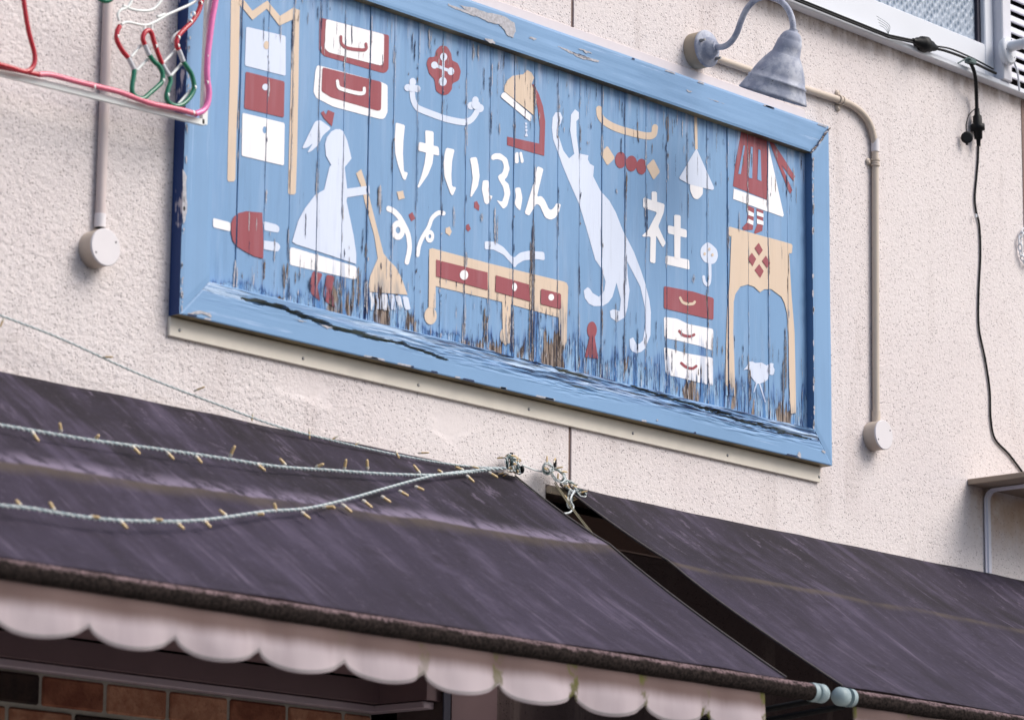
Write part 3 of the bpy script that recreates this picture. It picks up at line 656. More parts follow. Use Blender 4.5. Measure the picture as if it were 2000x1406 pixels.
letter([
 ('W', rnd([(1272,374),(1282.5,375),(1283,396),(1272.5,393)])),
 ('W', rnd([(1255.5,386),(1297.5,399),(1296,415),(1285,442.5),(1300,475),(1294,484),(1281,460),(1279.5,515),(1269,512.5),(1270,462),(1256,463),(1252.5,461),(1265,450),(1283,415),(1255,406)])),
 ('W', rnd([(1316,419.5),(1329,421),(1328,507),(1316.5,504)])),
 ('W', rnd([(1304,440),(1341,449),(1341,465),(1304,456)])),
 ('W', rnd([(1300,499),(1346,507.5),(1347,527),(1299,516)]))])
motif('painted_table_lamp', [
 ('R', [(1039,164),(1044,167.5),(1053,187),(1060,208),(1064.5,237.5),(1062.5,305),(1041,299),(990,284),(990,267.5),(1053,281),(1054,250),(1050,213),(1045,190)]),
 ('T+', [(984,179),(985,167.5),(990,157.5),(1000,149),(1011,147),(1021,146),(1029,137.5),(1037.5,142.5),(1042.5,152.5),(1037.5,165),(1046,187.5),(1045,207.5),(1041,225)]), ('W+', rnd([(978,185),(984,180),(1038,226),(1036,239),(977,190)])),
 ('L', ell(1027,242,2.2,2.6,8)), ('L', ell(1027,248.5,2.2,2.6,8)), ('L', ell(1027.5,255,2.4,2.8,8)), ('L', [(1027.5,258),(1031,267),(1024,267)])])
motif('painted_cat', [('L', [(1079,230),(1085,220),(1094,220),(1098,230),(1094,242.5),(1090,247.5),(1090,265),(1100,295),(1111,310),(1121,301),(1117.5,282.5),(1113,255),(1114.5,225),(1122.5,214),(1130,220),(1130,232.5),(1125,237.5),(1125.5,265),(1130,300),(1149,304),(1148,312),(1152,320),(1160,325),(1158.5,345),(1172.5,372.5),(1190,392.5),(1202.5,415),(1217,452),(1237.5,492.5),(1250,525),(1260,555),(1268,585),(1271,610),(1270,655),(1260,680),(1252,687),(1242.5,690),(1234,686),(1230,680),(1229,662.5),(1236,659),(1242.5,672.5),(1249,671),(1255,665),(1260,635),(1259,600),(1250,560),(1224,510),(1225,535),(1229,567.5),(1225,600),(1220,620),(1205,629),(1192.5,620),(1191,607.5),(1197.5,604),(1210,607.5),(1212.5,585),(1204,552.5),(1196,580),(1188,591),(1177.5,597.5),(1160,598),(1150,593),(1142,582),(1140,567.5),(1147.5,561),(1152,564),(1157.5,572.5),(1170,580),(1180,568),(1182.5,550),(1175,525),(1162.5,507.5),(1145,445),(1132,402),(1109,350),(1097.5,322),(1090,300),(1080,272.5),(1077.5,250)])], 'pale blue painted cat stretching upward')
motif('painted_hanging_dish', [('T', stroke([(1170,214),(1172,227),(1181,238),(1200,249),(1230,259),(1262,266),(1276,263),(1279,250)], 14))])
motif('painted_bead_row', [('T', rnd([(1186,285),(1201,309),(1186,324),(1172.5,300)])), ('T', rnd([(1276,310.5),(1289,336),(1276,352),(1262,325)])), ('R', ell(1212,313,11,16)), ('R', ell(1232.5,320,11,15.5)), ('R', ell(1252,326,10,15.5))])
motif('painted_pendant_lamp', [('T', [(1355.5,225),(1361,226),(1362.5,292),(1357.5,292)]), ('W', soft([(1347.5,358),(1372.5,364.5),(1372.5,380),(1362.5,390.5),(1354,387.5),(1347.5,372.5)])), ('L+', rnd([(1360,290),(1394.5,367.5),(1392,372),(1345,360),(1325,349)]))])
motif('painted_girl_skirt', [
 ('R', [(1447,258),(1500,276),(1499,391),(1431,364),(1435,325)]), ('B+', [(1451,285),(1454,285),(1446,341),(1441,340)]), ('B+', [(1466,287),(1470,288),(1469,349),(1462.5,347.5)]), ('B+', [(1481,292),(1485,294),(1487,354.5),(1479,351)]),
 ('W', [(1500,284),(1530,421),(1527.5,424),(1431,389),(1432.5,369),(1499,392)]), ('R', [(1501,276),(1511,281),(1552.5,345),(1549,354),(1525,322),(1547,372),(1543,379),(1538,370)]),
 ('R', [(1461,402),(1473,407),(1471,439),(1470,449),(1452,450),(1449,445),(1458,435)]), ('W+', [(1461,411),(1472,417),(1472,424),(1460,420)]), ('W+', [(1460,427),(1471.5,432),(1471,440),(1458.5,435)]),
 ('R', [(1477.5,407.5),(1491,412),(1490,440),(1489,451),(1475,457),(1473,454),(1479,438)]), ('W+', [(1478,413),(1491,418),(1491,425),(1478,421)]), ('W+', [(1478,427.5),(1491,432.5),(1491,440),(1478,437)])])
motif('painted_side_table', [
 ('T', rnd([(1422.5,442.5),(1547.5,477.5),(1546,496),(1422.5,461)])),
 ('T+', [(1427.5,460),(1540,492),(1545,575),(1551,650),(1553,750),(1554,807),(1544,808),(1541,760),(1539,662),(1536,612),(1531,592),(1525,580),(1505,565),(1492.5,565),(1484,571),(1472,560),(1460,556),(1445,560),(1435,575),(1432,590),(1431,650),(1433,700),(1435,774),(1416,772),(1417.5,675),(1420,600),(1424,550)]),
 ('R++', [(1481,474.5),(1489,489),(1482,499),(1473,485)]), ('R++', [(1467.5,494),(1476,506),(1469,520),(1459.5,505.5)]), ('R++', [(1495,499.5),(1502.5,514),(1497.5,524),(1487.5,510)]), ('R++', [(1482,516),(1491,530),(1484,543),(1473,528)])])
motif('painted_bird', [('L', qG([(805,290),(830,265),(850,225),(875,222),(900,235),(950,232),(990,255),(1020,235),(1040,240),(1038,265),(1048,285),(1045,320),(1030,330),(1005,325),(1000,360),(980,380),(940,395),(985,540),(975,545),(930,395),(915,400),(895,460),(885,470),(905,390),(870,345),(855,290),(830,285)]))])
motif('painted_spoon_flower', [('L', soft(qF([(885,125),(925,90),(960,110),(1000,150),(1010,200),(995,245),(970,265),(930,258),(900,245),(872,200),(872,150)]))), ('L', stroke(qF([(945,255),(945,380),(930,425),(905,405),(897,365)]), 7)), ('T+', ell(1376,496,2.4,3.2,10)), ('T+', ell(1385,487,2.4,3.2,10)), ('T+', ell(1391,498,2.4,3.2,10))])
motif('painted_chest', [
 ('R', rnd(qF([(585,435),(820,480),(975,530),(972,700),(780,655),(585,610)]))), ('T+', stroke(qF([(710,528),(730,562),(770,576),(812,573),(825,560)]), 5.6)),
 ('W', soft(qF([(585,675),(690,690),(770,730),(972,770),(970,940),(860,900),(690,860),(590,840)]))), ('R+', stroke(qF([(705,787),(735,818),(790,828),(822,815)]), 5.6)),
 ('W', soft(qF([(585,910),(760,960),(970,995),(970,1215),(930,1205),(770,1165),(670,1140),(600,1130)]))), ('R+', stroke(qF([(720,1037),(760,1068),(808,1078),(838,1060)]), 5.6))])
motif('painted_keyhole', [('R', ell(1156,644.5,9.5,16.5)), ('R', [(1152,655),(1161,655),(1168,701),(1142,697)])])
motif('painted_writing_desk', [
 ('T', [(837.5,487),(843,485),(960,516),(1100,550),(1106,553),(1109,560),(1107,622),(1090,620),(1042,607),(980,590),(850,559),(836.5,556)]),
 ('T+', [(837,500),(850,500),(849.5,602),(836,601)]), ('T', ell(840,617,12,17)), ('T+', [(980,586),(997,592),(995,670),(985,675),(981,649)]), ('T', ell(984,656,8,15)), ('T+', [(1090,612),(1107,600),(1106,680),(1092,680)]), ('T', ell(1097,688,10,16)),
 ('R++', [(850,507.5),(951,532.5),(951,567),(850,540)]), ('R++', [(967,538),(1032,556),(1034,589),(966,570)]), ('R++', rnd([(1055,564),(1094,574),(1094.5,604.5),(1054.5,594)]))])
for k_ in ((904.5,537.5,8,9.5), (1003,561,5,8), (1075,581,5.5,6.5)): motif('painted_knob', [('W++', ell(*k_))]).location.y -= .0006
motif('painted_open_book', [('L', rnd(qD([(985,605),(1060,610),(1130,650),(1190,720),(1215,735),(1260,695),(1330,680),(1450,690),(1455,755),(1390,745),(1290,755),(1240,785),(1220,815),(1190,775),(1130,710),(1050,670),(985,670)])))])
def ring(cx, cy, rx, ry, ix, iy):
    o, i = ell(cx, cy, rx, ry, 24), ell(cx, cy, ix, iy, 24)
    return [('W', o[0:13]+i[0:13][::-1]), ('W', o[12:]+[o[0]]+([i[0]]+i[12:][::-1]))]
motif('painted_streamer', [('W', stroke([(758,408),(768,413),(778,423),(786,436),(796,458),(799,485),(794,512)], 11))]+ring(776.5,450,13.5,19,4.5,6.5))
motif('painted_streamer', [('W', stroke([(866,417),(855,416.5),(843,427),(836,445),(825,463),(818,480),(815,498)], 9))]+ring(838.5,462,8.5,12.5,2.6,4))
motif('painted_confetti', [('T', [(774,375),(786,373),(789.5,387.5),(778,391)])])
motif('painted_confetti', [('R', [(797,420),(804.5,414.5),(810.5,427.5),(802.5,433)])])
motif('painted_confetti', [('R', [(926,395),(931,393),(936,402.5),(935,412),(925.5,406)])])
motif('painted_confetti', [('R', [(910,440),(915,437.5),(919,447.5),(914,453),(909.5,447.5)])])
motif('painted_confetti', [('T', [(870,446),(878,443),(882,452.5),(878,461),(870,455)])])

# ---- loose and lifted flakes, bare slivers along the joints and at the feet of the boards
fl = Mesh(); rv = random.Random(11)
FM = [plain('pale_primer', srgb(212, 211, 218), .8, .55, 130, bump=.5), plain('bare_grey_wood', srgb(128, 112, 100), .9, .35, 150), plain('navy_undercoat', srgb(34, 48, 84), .7, .3, 120)]
def sliver(x, z, ln, wd, mi, k, lift=.0015):
    n = max(5, int(ln/.0045)); Lp, Rp = [], []; drift = 0
    for i in range(n+1):
        s_ = i/n; t = min(1, s_*n/2.2+.12, (1-s_)*n/2.2+.12); drift += rv.uniform(-.12, .12)*wd
        a = wd*t*rv.uniform(.25, 1.0); b = wd*t*rv.uniform(.25, 1.0); zz = z+ln*s_+rv.uniform(-.3, .3)*ln/n
        Lp.append((x+drift-a/2, zz)); Rp.append((x+drift+b/2, zz))
    y = PY[k]-lift
    V = [(a, y-rv.random()*.0006, b) for a, b in Lp]+[(a, y-rv.random()*.0006, b) for a, b in Rp]; m_ = n+1
    fl.add(V, [(i, m_+i, m_+i+1, i+1) for i in range(n)], mi)
def ln_top(): return .03+rv.random()**1.6*.13
for gi in range(1, 26):
    for _ in range(5):
        k = gi-rv.randint(0, 1); f = rv.random(); sliver(GX[gi]+(-1 if k == gi-1 else 1)*rv.uniform(.0014, .004), zbi+(zti-zbi)*f*.85, .03+rv.random()**2*.14, rv.uniform(.0007, .0013), rv.choice((2, 0, 1, 0)), k)
    for side in (-1, 1):
        k = gi-1 if side < 0 else gi
        for _ in range(13 if 2 < gi < 25 else 7):
            f = rv.random(); f = f**1.7 if rv.random() < .75 else 1-f*.25
            z = zbi+(zti-zbi)*f*.93; ln = .006+rv.random()**2.2*.075; wd = .0010+rv.random()**2.5*.0050
            mi = rv.choices((0, 1, 2), (.52, .22, .26))[0]
            sliver(GX[gi]+side*(.0016+wd*.35), z, ln, wd, mi, k)
for k in range(1, 26):
    for _ in range(14):
        x = GX[k]+(GX[k+1]-GX[k])*(.12+.76*rv.random()); low = rv.random() < .55
        z = zbi+rv.random()**1.4*.16 if low else zti-.012-ln_top()
        sliver(x, z, .008+rv.random()*.05, .0009+rv.random()**2*.0034, rv.choices((0, 1, 2), (.35, .20, .45))[0], k)
# the big ones that can be pointed at
for px0, py0, px1, py1, wpx, mi in ((742,360,741,420,9,0),(738,365,737,408,5,1),(1042,425,1039,700,5,1),(1038,440,1037,690,2.5,2),(1033,470,1034,690,3,1),(1003,600,1001,690,6,1),(997,610,996,690,3,2),(986,610,988,670,4,0),(836,55,840,100,8,0),(968,405,966,480,8,0),(938,415,941,435,8,0),(885,400,886,445,5,0),(907,490,911,540,6,0),
        (1535,640,1531,760,7,1),(1527,700,1528,800,6,1),(1464,720,1466,785,7,1),(1447,690,1450,720,4,0),(1352,535,1356,555,8,0),(1005,90,1008,130,4,0),(975,120,972,140,6,0),(973,240,976,265,5,0),(1147,275,1148,284,6,0),(1204,368,1204,380,5,0),(1443,412,1442,455,4,0),(925,85,922,120,7,0),(934,88,931,112,5,0),(700,520,698,600,8,1),(690,540,688,610,6,1),(556,515,553,565,8,1),(908,590,905,650,6,0),(947,600,944,660,10,1),(1243,640,1246,700,5,2),(1300,640,1301,705,5,2),(1319,660,1320,690,5,1),(1335,665,1337,695,6,1),(604,540,606,575,7,2),(583,530,585,550,5,2),(1390,650,1391,700,4,0)):
    a, b = pz(px0, py0), pz(px1, py1); x, z, ln = (a[0]+b[0])/2, min(a[1], b[1]), abs(a[1]-b[1])
    k = max(0, min(25, sum(1 for gx in GX if gx < x)-1)); sliver(x, z, ln, wpx/620*(1 if wpx < 4 else .45), mi, k, .0016)
    for j_ in range(0 if wpx < 4 else int(wpx*.9)):
        l2 = ln*rv.uniform(.25, .8); sliver(x+rv.uniform(-.5, .5)*wpx/560, z+rv.uniform(0, ln-l2), l2, rv.uniform(.0008, .0022), rv.choice((mi, mi, 0, 2)), k, .0017+j_*.00005)
fl.build('paint_flake', FM, sign, kind='stuff', recalc=False)
# worn spots on the frame face
ws = Mesh()
def blot(pts, mi, lift=.0012):
    P = [at(a, b, YF-lift) for a, b in pts]; tr = geometry.tessellate_polygon([[Vector((p.x, p.z, 0)) for p in P]])
    for t in tr:
        q = [P[i] for i in t]
        if (q[1].x-q[0].x)*(q[2].z-q[0].z)-(q[1].z-q[0].z)*(q[2].x-q[0].x) < 0: q = q[::-1]
        ws.add(q, [(0, 1, 2)], mi)
def jag(pts, amp=1.4, n=4):
    R = []
    for i in range(len(pts)):
        a, b = pts[i], pts[(i+1) % len(pts)]
        for k in range(n): t = k/n; R.append((a[0]+(b[0]-a[0])*t+rv.uniform(-amp, amp), a[1]+(b[1]-a[1])*t+rv.uniform(-amp, amp)*.7))
    return R
for pts, mi in (([(897,10),(925,16),(952,25),(985,32),(1004,44),(1007,62),(1002,75),(992,70),(984,58),(975,48),(955,44),(940,36),(918,26)], 0), ([(876,8),(900,18),(930,30),(928,33),(898,22),(874,11)], 0),
        ([(1090,90),(1108,97),(1130,107),(1150,113),(1172,120),(1168,122),(1140,116),(1112,104),(1093,93)], 0), ([(1115,101),(1138,108),(1152,115),(1140,114),(1120,106)], 2), ([(1130,95),(1145,99),(1156,105),(1146,104)], 0), ([(1035,72),(1050,77),(1044,79),(1034,75)], 0),
        ([(946,76),(962,78),(968,86),(955,84)], 0), ([(1340,175),(1352,180),(1345,181)], 0), ([(1378,190),(1400,198),(1416,203),(1398,199)], 0), ([(366,612),(390,606),(410,612),(414,620),(396,612),(376,614)], 0), ([(357,330),(364,345),(366,400),(362,430),(357,440)], 0), ([(1557,888),(1562,882),(1566,892),(1560,895)], 0), ([(1606,878),(1612,882),(1612,886),(1606,881)], 0), ([(575,623),(600,628),(590,629)], 0), ([(625,632),(650,640),(640,642)], 0), ([(1282,818),(1287,820),(1284,823)], 0)):
    blot(jag(pts), mi)
# broken paint along the mitre at the upper right and pale worn edges of the frame
for k in range(90):
    t = rv.random(); x, y = 1587+(1619-1587)*t+rv.uniform(-2, 2), 296+(252-296)*t+rv.uniform(-1.5, 1.5); r = rv.uniform(.4, 1.5)
    blot([(x-2*r, y+1.6*r+rv.uniform(-1, 1)), (x-r, y-.5*r), (x+1.8*r, y-2.2*r), (x+1.2*r, y+.4*r), (x-.2*r, y+1.3*r)], rv.choice((0, 2, 2, 2, 1)), .0012+k*.00001)
for k in range(90):
    t = rv.random(); r = rv.uniform(.7, 1.8); l = rv.uniform(2, 16)
    if k < 30: x, y, dx, dy = 353+rv.uniform(0, 3)+(370-353)*(1-t), 30+570*t, .0, 1
    elif k < 55: x = 380+1200*t; p = at(x, 500, YF); 
    else: x, y, dx, dy = 1590+rv.uniform(-1, 1)-2*(1-t), 305+530*t, .0, 1
    if 30 <= k < 55:
        X = xlo+(xro-xlo)*t; zz = zbo+.003 if rv.random() < .6 else ztop-.004; lw = rv.uniform(.008, .05)
        ws.add([(X, YF-.0013, zz-.0025), (X+lw, YF-.0013, zz-.002), (X+lw*.9, YF-.0013, zz+.002), (X+.1*lw, YF-.0013, zz+.0012)], [(0, 1, 2, 3)], rv.choice((0, 0, 2)))
    else: blot([(x-r, y), (x+r*.6, y-l*.1), (x+r, y+l*.5), (x, y+l), (x-r, y+l*.6)], 0)
ws.build('worn_spot', FM, sign, kind='stuff', recalc=False)
# cream strip under the sign and pale strip above it
sp = thing('mounting_strip', 'cream wooden strip screwed to the wall just beneath the blue sign', 'strip', ((xlo+xro)/2, 0, zbo-.03))
zs0, zs1 = at(900, 784, -.008).z, zbo-.001
m = Mesh(); m.box((at(331, 640, -.008).x, -.008, zs0), (at(1602, 930, -.008).x, .0, zs1), bev=.0015); m.build('board', M['strip'], sp)
for px, py in ((351, 645), (592, 700), (817, 752), (1033, 799), (1236, 846), (1421, 889), (1600, 931)):
    p = at(px, py, -.008); m = Mesh(); m.lathe(p, (0,-1,0), [(-.001, .0038), (.001, .0038), (.0018, .0022)], 10); m.build('screw', M['steel'], sp)
tp = Mesh(); tp.box((xlo-.01, -.004, ztop-.05), (xro-.06, .0, at(1117, 53, -.004).z), bev=.001)
o = tp.build('top_strip', M['flash']); o['label'] = 'smooth pale strip along the top edge of the blue sign'; o['category'] = 'strip'

# ================================================================== GOOSENECK LAMP
pb = at(1383, 95, -.043); XL = pb.x; ZL0 = pb.z
lamp = thing('wall_lamp', 'weathered grey gooseneck lamp with bell shade above the right end of the sign', 'lamp', (XL, 0, ZL0))
m = Mesh(); m.lathe((XL, 0, ZL0), (0,-1,0), [(0, .046), (.034, .046), (.036, .044)], 40); m.build('back_box', M['tanbox'], lamp)
m = Mesh(); m.lathe((XL, -.0362, ZL0), (0,-1,0), [(0, .047), (.004, .0475), (.0075, .045), (.009, .030), (.016, .026), (.026, .021), (.030, .013), (.034, .0125)], 40); m.build('base_plate', M['grey_metal'], lamp)
for dx, dz in ((-.033, .012), (.030, -.020)):
    m = Mesh(); m.lathe((XL+dx, -.044, ZL0+dz), (0,-1,0), [(0, .0045), (.006, .0045), (.0065, .003), (.016, .003)], 10); m.build('screw', M['steel'], lamp)
arm = [(XL, -.062, ZL0)]+[tuple(atx(px, py, XL)) for px, py in ((1412, 92), (1427, 83), (1439, 65), (1448, 40), (1460, 16), (1478, -1), (1500, -6), (1522, 1), (1538, 17), (1547, 38), (1550, 62))]
m = Mesh(); m.tube(smooth_path(arm, 7), .0078, 14); m.build('arm', M['grey_metal'], lamp)
top = atx(1550, 60, XL); th = math.radians(23); ax = Vector((0, math.sin(th), -math.cos(th)))
prof = [(-.004, .0105), (.002, .0115), (.004, .016), (.010, .0225), (.020, .0275), (.027, .0292), (.028, .0304), (.045, .0330), (.062, .0362), (.0635, .0378), (.072, .0435), (.084, .0515), (.100, .0600), (.116, .0668), (.1285, .0705), (.1295, .0745), (.1345, .0752), (.136, .0738), (.150, .0800), (.163, .0852), (.167, .0876), (.170, .0868)]
inner = [(.169, .082), (.150, .075), (.120, .060), (.09, .042), (.06, .03), (.03, .024), (.028, .0)]
m = Mesh(); m.lathe(top, ax, prof+inner, 48, cap=False); m.build('shade', M['grey_metal'], lamp)
m = Mesh(); m.lathe(top+ax*.05, ax, [(0, .014), (.03, .016), (.05, .024), (.07, .026), (.085, .018), (.09, 0)], 20); m.build('bulb', M['box'], lamp)

# ================================================================== CONDUITS
cn = thing('conduit', 'beige conduit bending down from the lamp to a round box right of the sign', 'conduit', (at(1710, 500).x, 0, 3.6))
pts = [(1400, 115), (1480, 143), (1560, 170), (1640, 196), (1660, 204), (1680, 218), (1697, 240), (1706, 268), (1709, 300), (1709.5, 420), (1710, 560), (1710.5, 700), (1711, 822)]
m = Mesh(); m.tube(smooth_path([at(a, b, -.011) for a, b in pts], 6), .0095, 16); m.build('pipe', M['conduit'], cn)
p0, p1 = at(1709, 272, -.011), at(1709.3, 297, -.011); m = Mesh(); m.tube([p0, p1], .0115, 16); m.build('coupling', M['box'], cn)
p0, p1 = at(1711, 803, -.011), at(1711, 824, -.011); m = Mesh(); m.tube([p0, p1], .0115, 16); m.build('coupling', M['conduit'], cn)
def clamp(px, py, along, ear):
    c = at(px, py, -.011); mm = Mesh(); T = Vector(along).normalized()
    for k in (-1, 0, 1): mm.tube([c+T*(k*.007-.0028), c+T*(k*.007+.0028)], .0130 if k else .0116, 16)
    for e in ear:
        q = c+Vector(e)*.019; mm.lathe((q.x, -.001, q.z), (0,-1,0), [(0, .010), (.0035, .010), (.0045, .006), (.0065, .005)], 16)
    mm.build('clamp', M['conduit'], cn)
clamp(1641, 196, (1, 0, -.02), ((0,0,1), (0,0,-1))); clamp(1709, 318, (0,0,1), ((-1,0,0),))
for nm, (px, py), rr, lab in (('junction_box', (1727, 849), .0385, 'round pale junction box at the foot of the conduit right of the sign'), ('junction_box', (207, 483), .0385, 'round pale junction box at the foot of the conduit left of the sign')):
    c = at(px, py, -.041)
    jb = thing('junction_box', lab, 'junction box', (c.x, 0, c.z), 'round conduit boxes on the wall')
    m = Mesh(); m.lathe((c.x, 0, c.z), (0,-1,0), [(0, rr), (.037, rr)], 44); m.build('body', M['conduit'], jb)
    m = Mesh(); m.lathe((c.x, -.0372, c.z), (0,-1,0), [(0, rr+.0006), (.003, rr+.0006), (.004, rr-.001)], 44); m.build('lid', M['box'], jb)
    for s in (-1, 1):
        m = Mesh(); m.lathe((c.x+s*rr*.68, -.0405, c.z+s*rr*.40), (0,-1,0), [(0, .0026), (.0012, .002)], 8); m.build('screw', M['black'], jb)
cl = thing('conduit', 'straight pinkish conduit running down the wall left of the sign, behind the rope light', 'conduit', (at(203, 200).x, 0, 3.9))
a, b = at(195, 445, -.011), at(213, -60, -.011); b.x = a.x; b.z = 4.3
m = Mesh(); m.tube([a, (a.x, -.011, at(210, 200, -.011).z), b], .0105, 16); m.build('pipe', M['conduit_pink'], cl)
p0 = at(203, 420, -.011); m = Mesh(); m.tube([(a.x, -.011, p0.z), (a.x, -.011, a.z)], .0118, 16); m.build('coupling', M['box'], cl)

# ================================================================== BLACK CABLES
ck = thing('sill_cable', 'black double cable with a fat inline connector lying along the white window sill', 'cable', tuple(at(1700, 60, -.045)))
Yc = -.045
m = Mesh()
for dz in (0, -.006): m.tube([at(px, py, Yc)+Vector((0,0,dz)) for px, py in ((1500,-26),(1553,-4),(1640,31),(1735,69),(1786,80))], .0032, 8)
m.tube(smooth_path([at(px, py, Yc) for px, py in ((1826,95),(1850,101),(1885,114),(1912,128),(1945,144))], 5), .004, 8)
m.tube(smooth_path([at(px, py, Yc)+Vector((0,0,.005)) for px, py in ((1826,94),(1855,99),(1887,112),(1912,124),(1940,139))], 5), .0025, 8)
m.build('cable', M['black'], ck)
a, b = at(1783, 80, Yc), at(1829, 95, Yc); Lc = (b-a).length
m = Mesh(); m.lathe(a, b-a, [(0, .007), (Lc*.12, .008), (Lc*.16, .013), (Lc*.3, .014), (Lc*.34, .0200), (Lc*.52, .0225), (Lc*.56, .018), (Lc*.76, .0155), (Lc*.8, .011), (Lc*.9, .0105), (Lc, .0065)], 20); m.build('connector', M['black'], ck)
c = at(1893, 119, -.05); m = Mesh()
m.box(c+Vector((-.012,-.008,-.008)), c+Vector((.026,.01,.008)), bev=.003); m.tube(smooth_path([at(1871,124,-.05), at(1884,117,-.055), at(1893,114,-.06), at(1898,121,-.055)], 5), .0022, 6)
m.build('cable_clip', M['wire_dark'], ck)
m = Mesh()
for k in range(4): m.tube(smooth_path([at(1735+rv.uniform(-3,3), 68, -.05), at(1728+k*3, 56-k*2, -.06), at(1718-k*2, 50-k*6, -.055)], 4), .0006, 5)
m.build('loose_thread', M['wire_dark'], ck)
hc = thing('hanging_cable', 'black cable with a capped connector hanging down the wall at the far right', 'cable', tuple(at(1908, 250, -.02)))
Yh = -.019
m = Mesh(); m.tube(smooth_path([at(1893,120,-.05), at(1900,133,-.048), at(1904,146,-.046), at(1906,162,-.040), at(1907,184,-.022), at(1908,214,-.018)], 6), .0052, 10)
m.tube(smooth_path([at(px, py, -.004) for px, py in ((1911,284),(1910,315),(1907,350),(1904,388),(1907,415),(1913,442),(1915,500),(1911.5,575),(1912,640),(1924,700),(1933,760),(1935,815),(1943,856),(1970,886),(1999,924))], 7), .0029, 8); m.build('cable', M['black'], hc)
a, b = at(1908, 213, Yh), at(1911.5, 286, Yh); Lc = (b-a).length
m = Mesh(); m.lathe(a, b-a, [(0, .007), (Lc*.16, .0078), (Lc*.2, .0125), (Lc*.40, .013), (Lc*.42, .0195), (Lc*.57, .0195), (Lc*.59, .0122), (Lc*.80, .0112), (Lc*.82, .0065), (Lc, .0055)], 20); m.build('connector', M['black'], hc)
cp = at(1888.5, 269, -.018)
m = Mesh(); m.lathe(cp, (-.65,-.75,-.1), [(-.004, .0165), (.004, .0165), (.005, .0135), (.007, .013)], 24); m.tube(smooth_path([cp+Vector((0,0,.012)), at(1887,246,-.02), at(1892,226,-.022), at(1903,214,-.02)], 6), .0016, 6); m.tube([cp+Vector((0,0,-.013)), cp+Vector((0,0,-.021))], .004, 8); m.build('connector_cap', M['black'], hc)
p = at(1906.3, 422, -.012); m = Mesh(); m.tube([p+Vector((0,0,.005)), p+Vector((0,0,-.004))], .0036, 8); m.build('cable_tag', M['white'], hc)

# ================================================================== SENSOR LAMP, SHELF, CHAIN
c = at(1973, 97, -.060)
se = thing('sensor_light', 'round white sensor light fixed to the window post at the right edge', 'sensor light', (c.x, -.045, c.z))
m = Mesh(); 
prof = [(0, .033), (.012, .036), (.016, .035), (.019, .030)]
m.lathe((c.x, -.042, c.z), (0,-1,0), prof, 36); mo = m
for i, v in enumerate(mo.v):
    dz = v[2]-c.z; mo.v[i] = (v[0], v[1], c.z+dz*(1.0 if dz > 0 else 1.25))
mo.build('base', M['white'], se)
m = Mesh(); m.lathe((c.x, -.060, c.z+.008), (.10,-1,.05), [(0, .015), (.045, .0145), (.048, .012), (.062, .011)], 24); m.build('arm', M['white'], se)
m = Mesh(); m.lathe((c.x+.006, -.120, c.z+.012), (.25,-1,-.25), [(-.012, .010), (-.006, .026), (.0, .032), (.03, .036), (.05, .030), (.058, 0)], 28); m.build('lamp_head', M['white'], se)
for dx, dz in ((-.02, -.004), (.006, .03), (.02, -.02)):
    m = Mesh(); m.lathe((c.x+dx, -.0605, c.z+dz), (0,-1,0), [(0, .0022), (.001, .002)], 8); m.build('screw_hole', M['seal'], se)
for i in range(-2, 3):
    for j in range(-2, 3):
        if i*i+j*j < 6: m = Mesh(); m.lathe((c.x+.004+i*.0035, -.0608, c.z-.024+j*.0032), (0,-1,0), [(0, .0007), (.0006, .0007)], 6); m.build('sound_hole', M['seal'], se)
m = Mesh(); m.tube(smooth_path([(c.x+.02, -.058, c.z-.03), (c.x+.035, -.06, c.z-.06), (c.x+.05, -.055, c.z-.11)], 5), .003, 8); m.build('lead', M['white'], se)
ps = at(1889, 941, 0); pe = at(2000, 923, -.2)
sh = thing('wall_shelf', 'taupe board shelf on a grey steel bracket, far right below the hanging cable', 'shelf', (ps.x+.2, -.12, ps.z))
m = Mesh(); m.box((ps.x, -.26, ps.z-.008), (ps.x+.6, .0, ps.z+.008), bev=.002); m.build('board', M['shelf'], sh)
xb = at(1932, 1040, -.01).x; zb0 = at(1932, 1120, -.004).z
m = Mesh()
R_ = .03; zt_ = ps.z-.0105
path = [(xb, -.004, zb0), (xb, -.004, zt_-R_)]+[(xb, -.004-R_*(1-math.cos(a)), zt_-R_+R_*math.sin(a)) for a in (.3, .7, 1.1, 1.4)]+[(xb, -.004-R_, zt_), (xb, -.22, zt_)]
for i in range(len(path)-1):
    pass
V = []
for i, p in enumerate(path):
    a = Vector(path[max(i-1,0)]); b = Vector(path[min(i+1,len(path)-1)]); T = (b-a).normalized(); Nn = Vector((0, -T.z, T.y))
    for (dx, dn) in ((-.0135, .0), (-.0135, .003), (-.008, .003), (-.005, .0075), (.005, .0075), (.008, .003), (.0135, .003), (.0135, 0)): V.append(Vector(p)+Vector((dx,0,0))+Nn*dn)
n = 8; m.add(V, [(i*n+k, i*n+(k+1) % n, (i+1)*n+(k+1) % n, (i+1)*n+k) for i in range(len(path)-1) for k in range(n)]+[tuple(range(n)), tuple(range(len(V)-1, len(V)-n-1, -1))]); m.build('bracket', M['bracket'], sh)
m = Mesh(); m.lathe((xb, -.005, zb0+.012), (0,-1,0), [(0, .005), (.006, .0045)], 10); m.build('screw', M['steel'], sh)
m = Mesh(); m.tube([(xb+.02, -.01, zt_-.004), (xb+.02, -.2, zt_-.02)], .003, 6)
ch = thing('white_chain', 'short white plastic chain looping on the wall at the right edge', 'chain', tuple(at(1996, 480, -.008)))
cp_ = smooth_path([at(px, py, -.010) for px, py in ((2004,447),(1994,457),(1992,472),(1993,490),(1996,503),(2003,515),(2012,518))], 4)
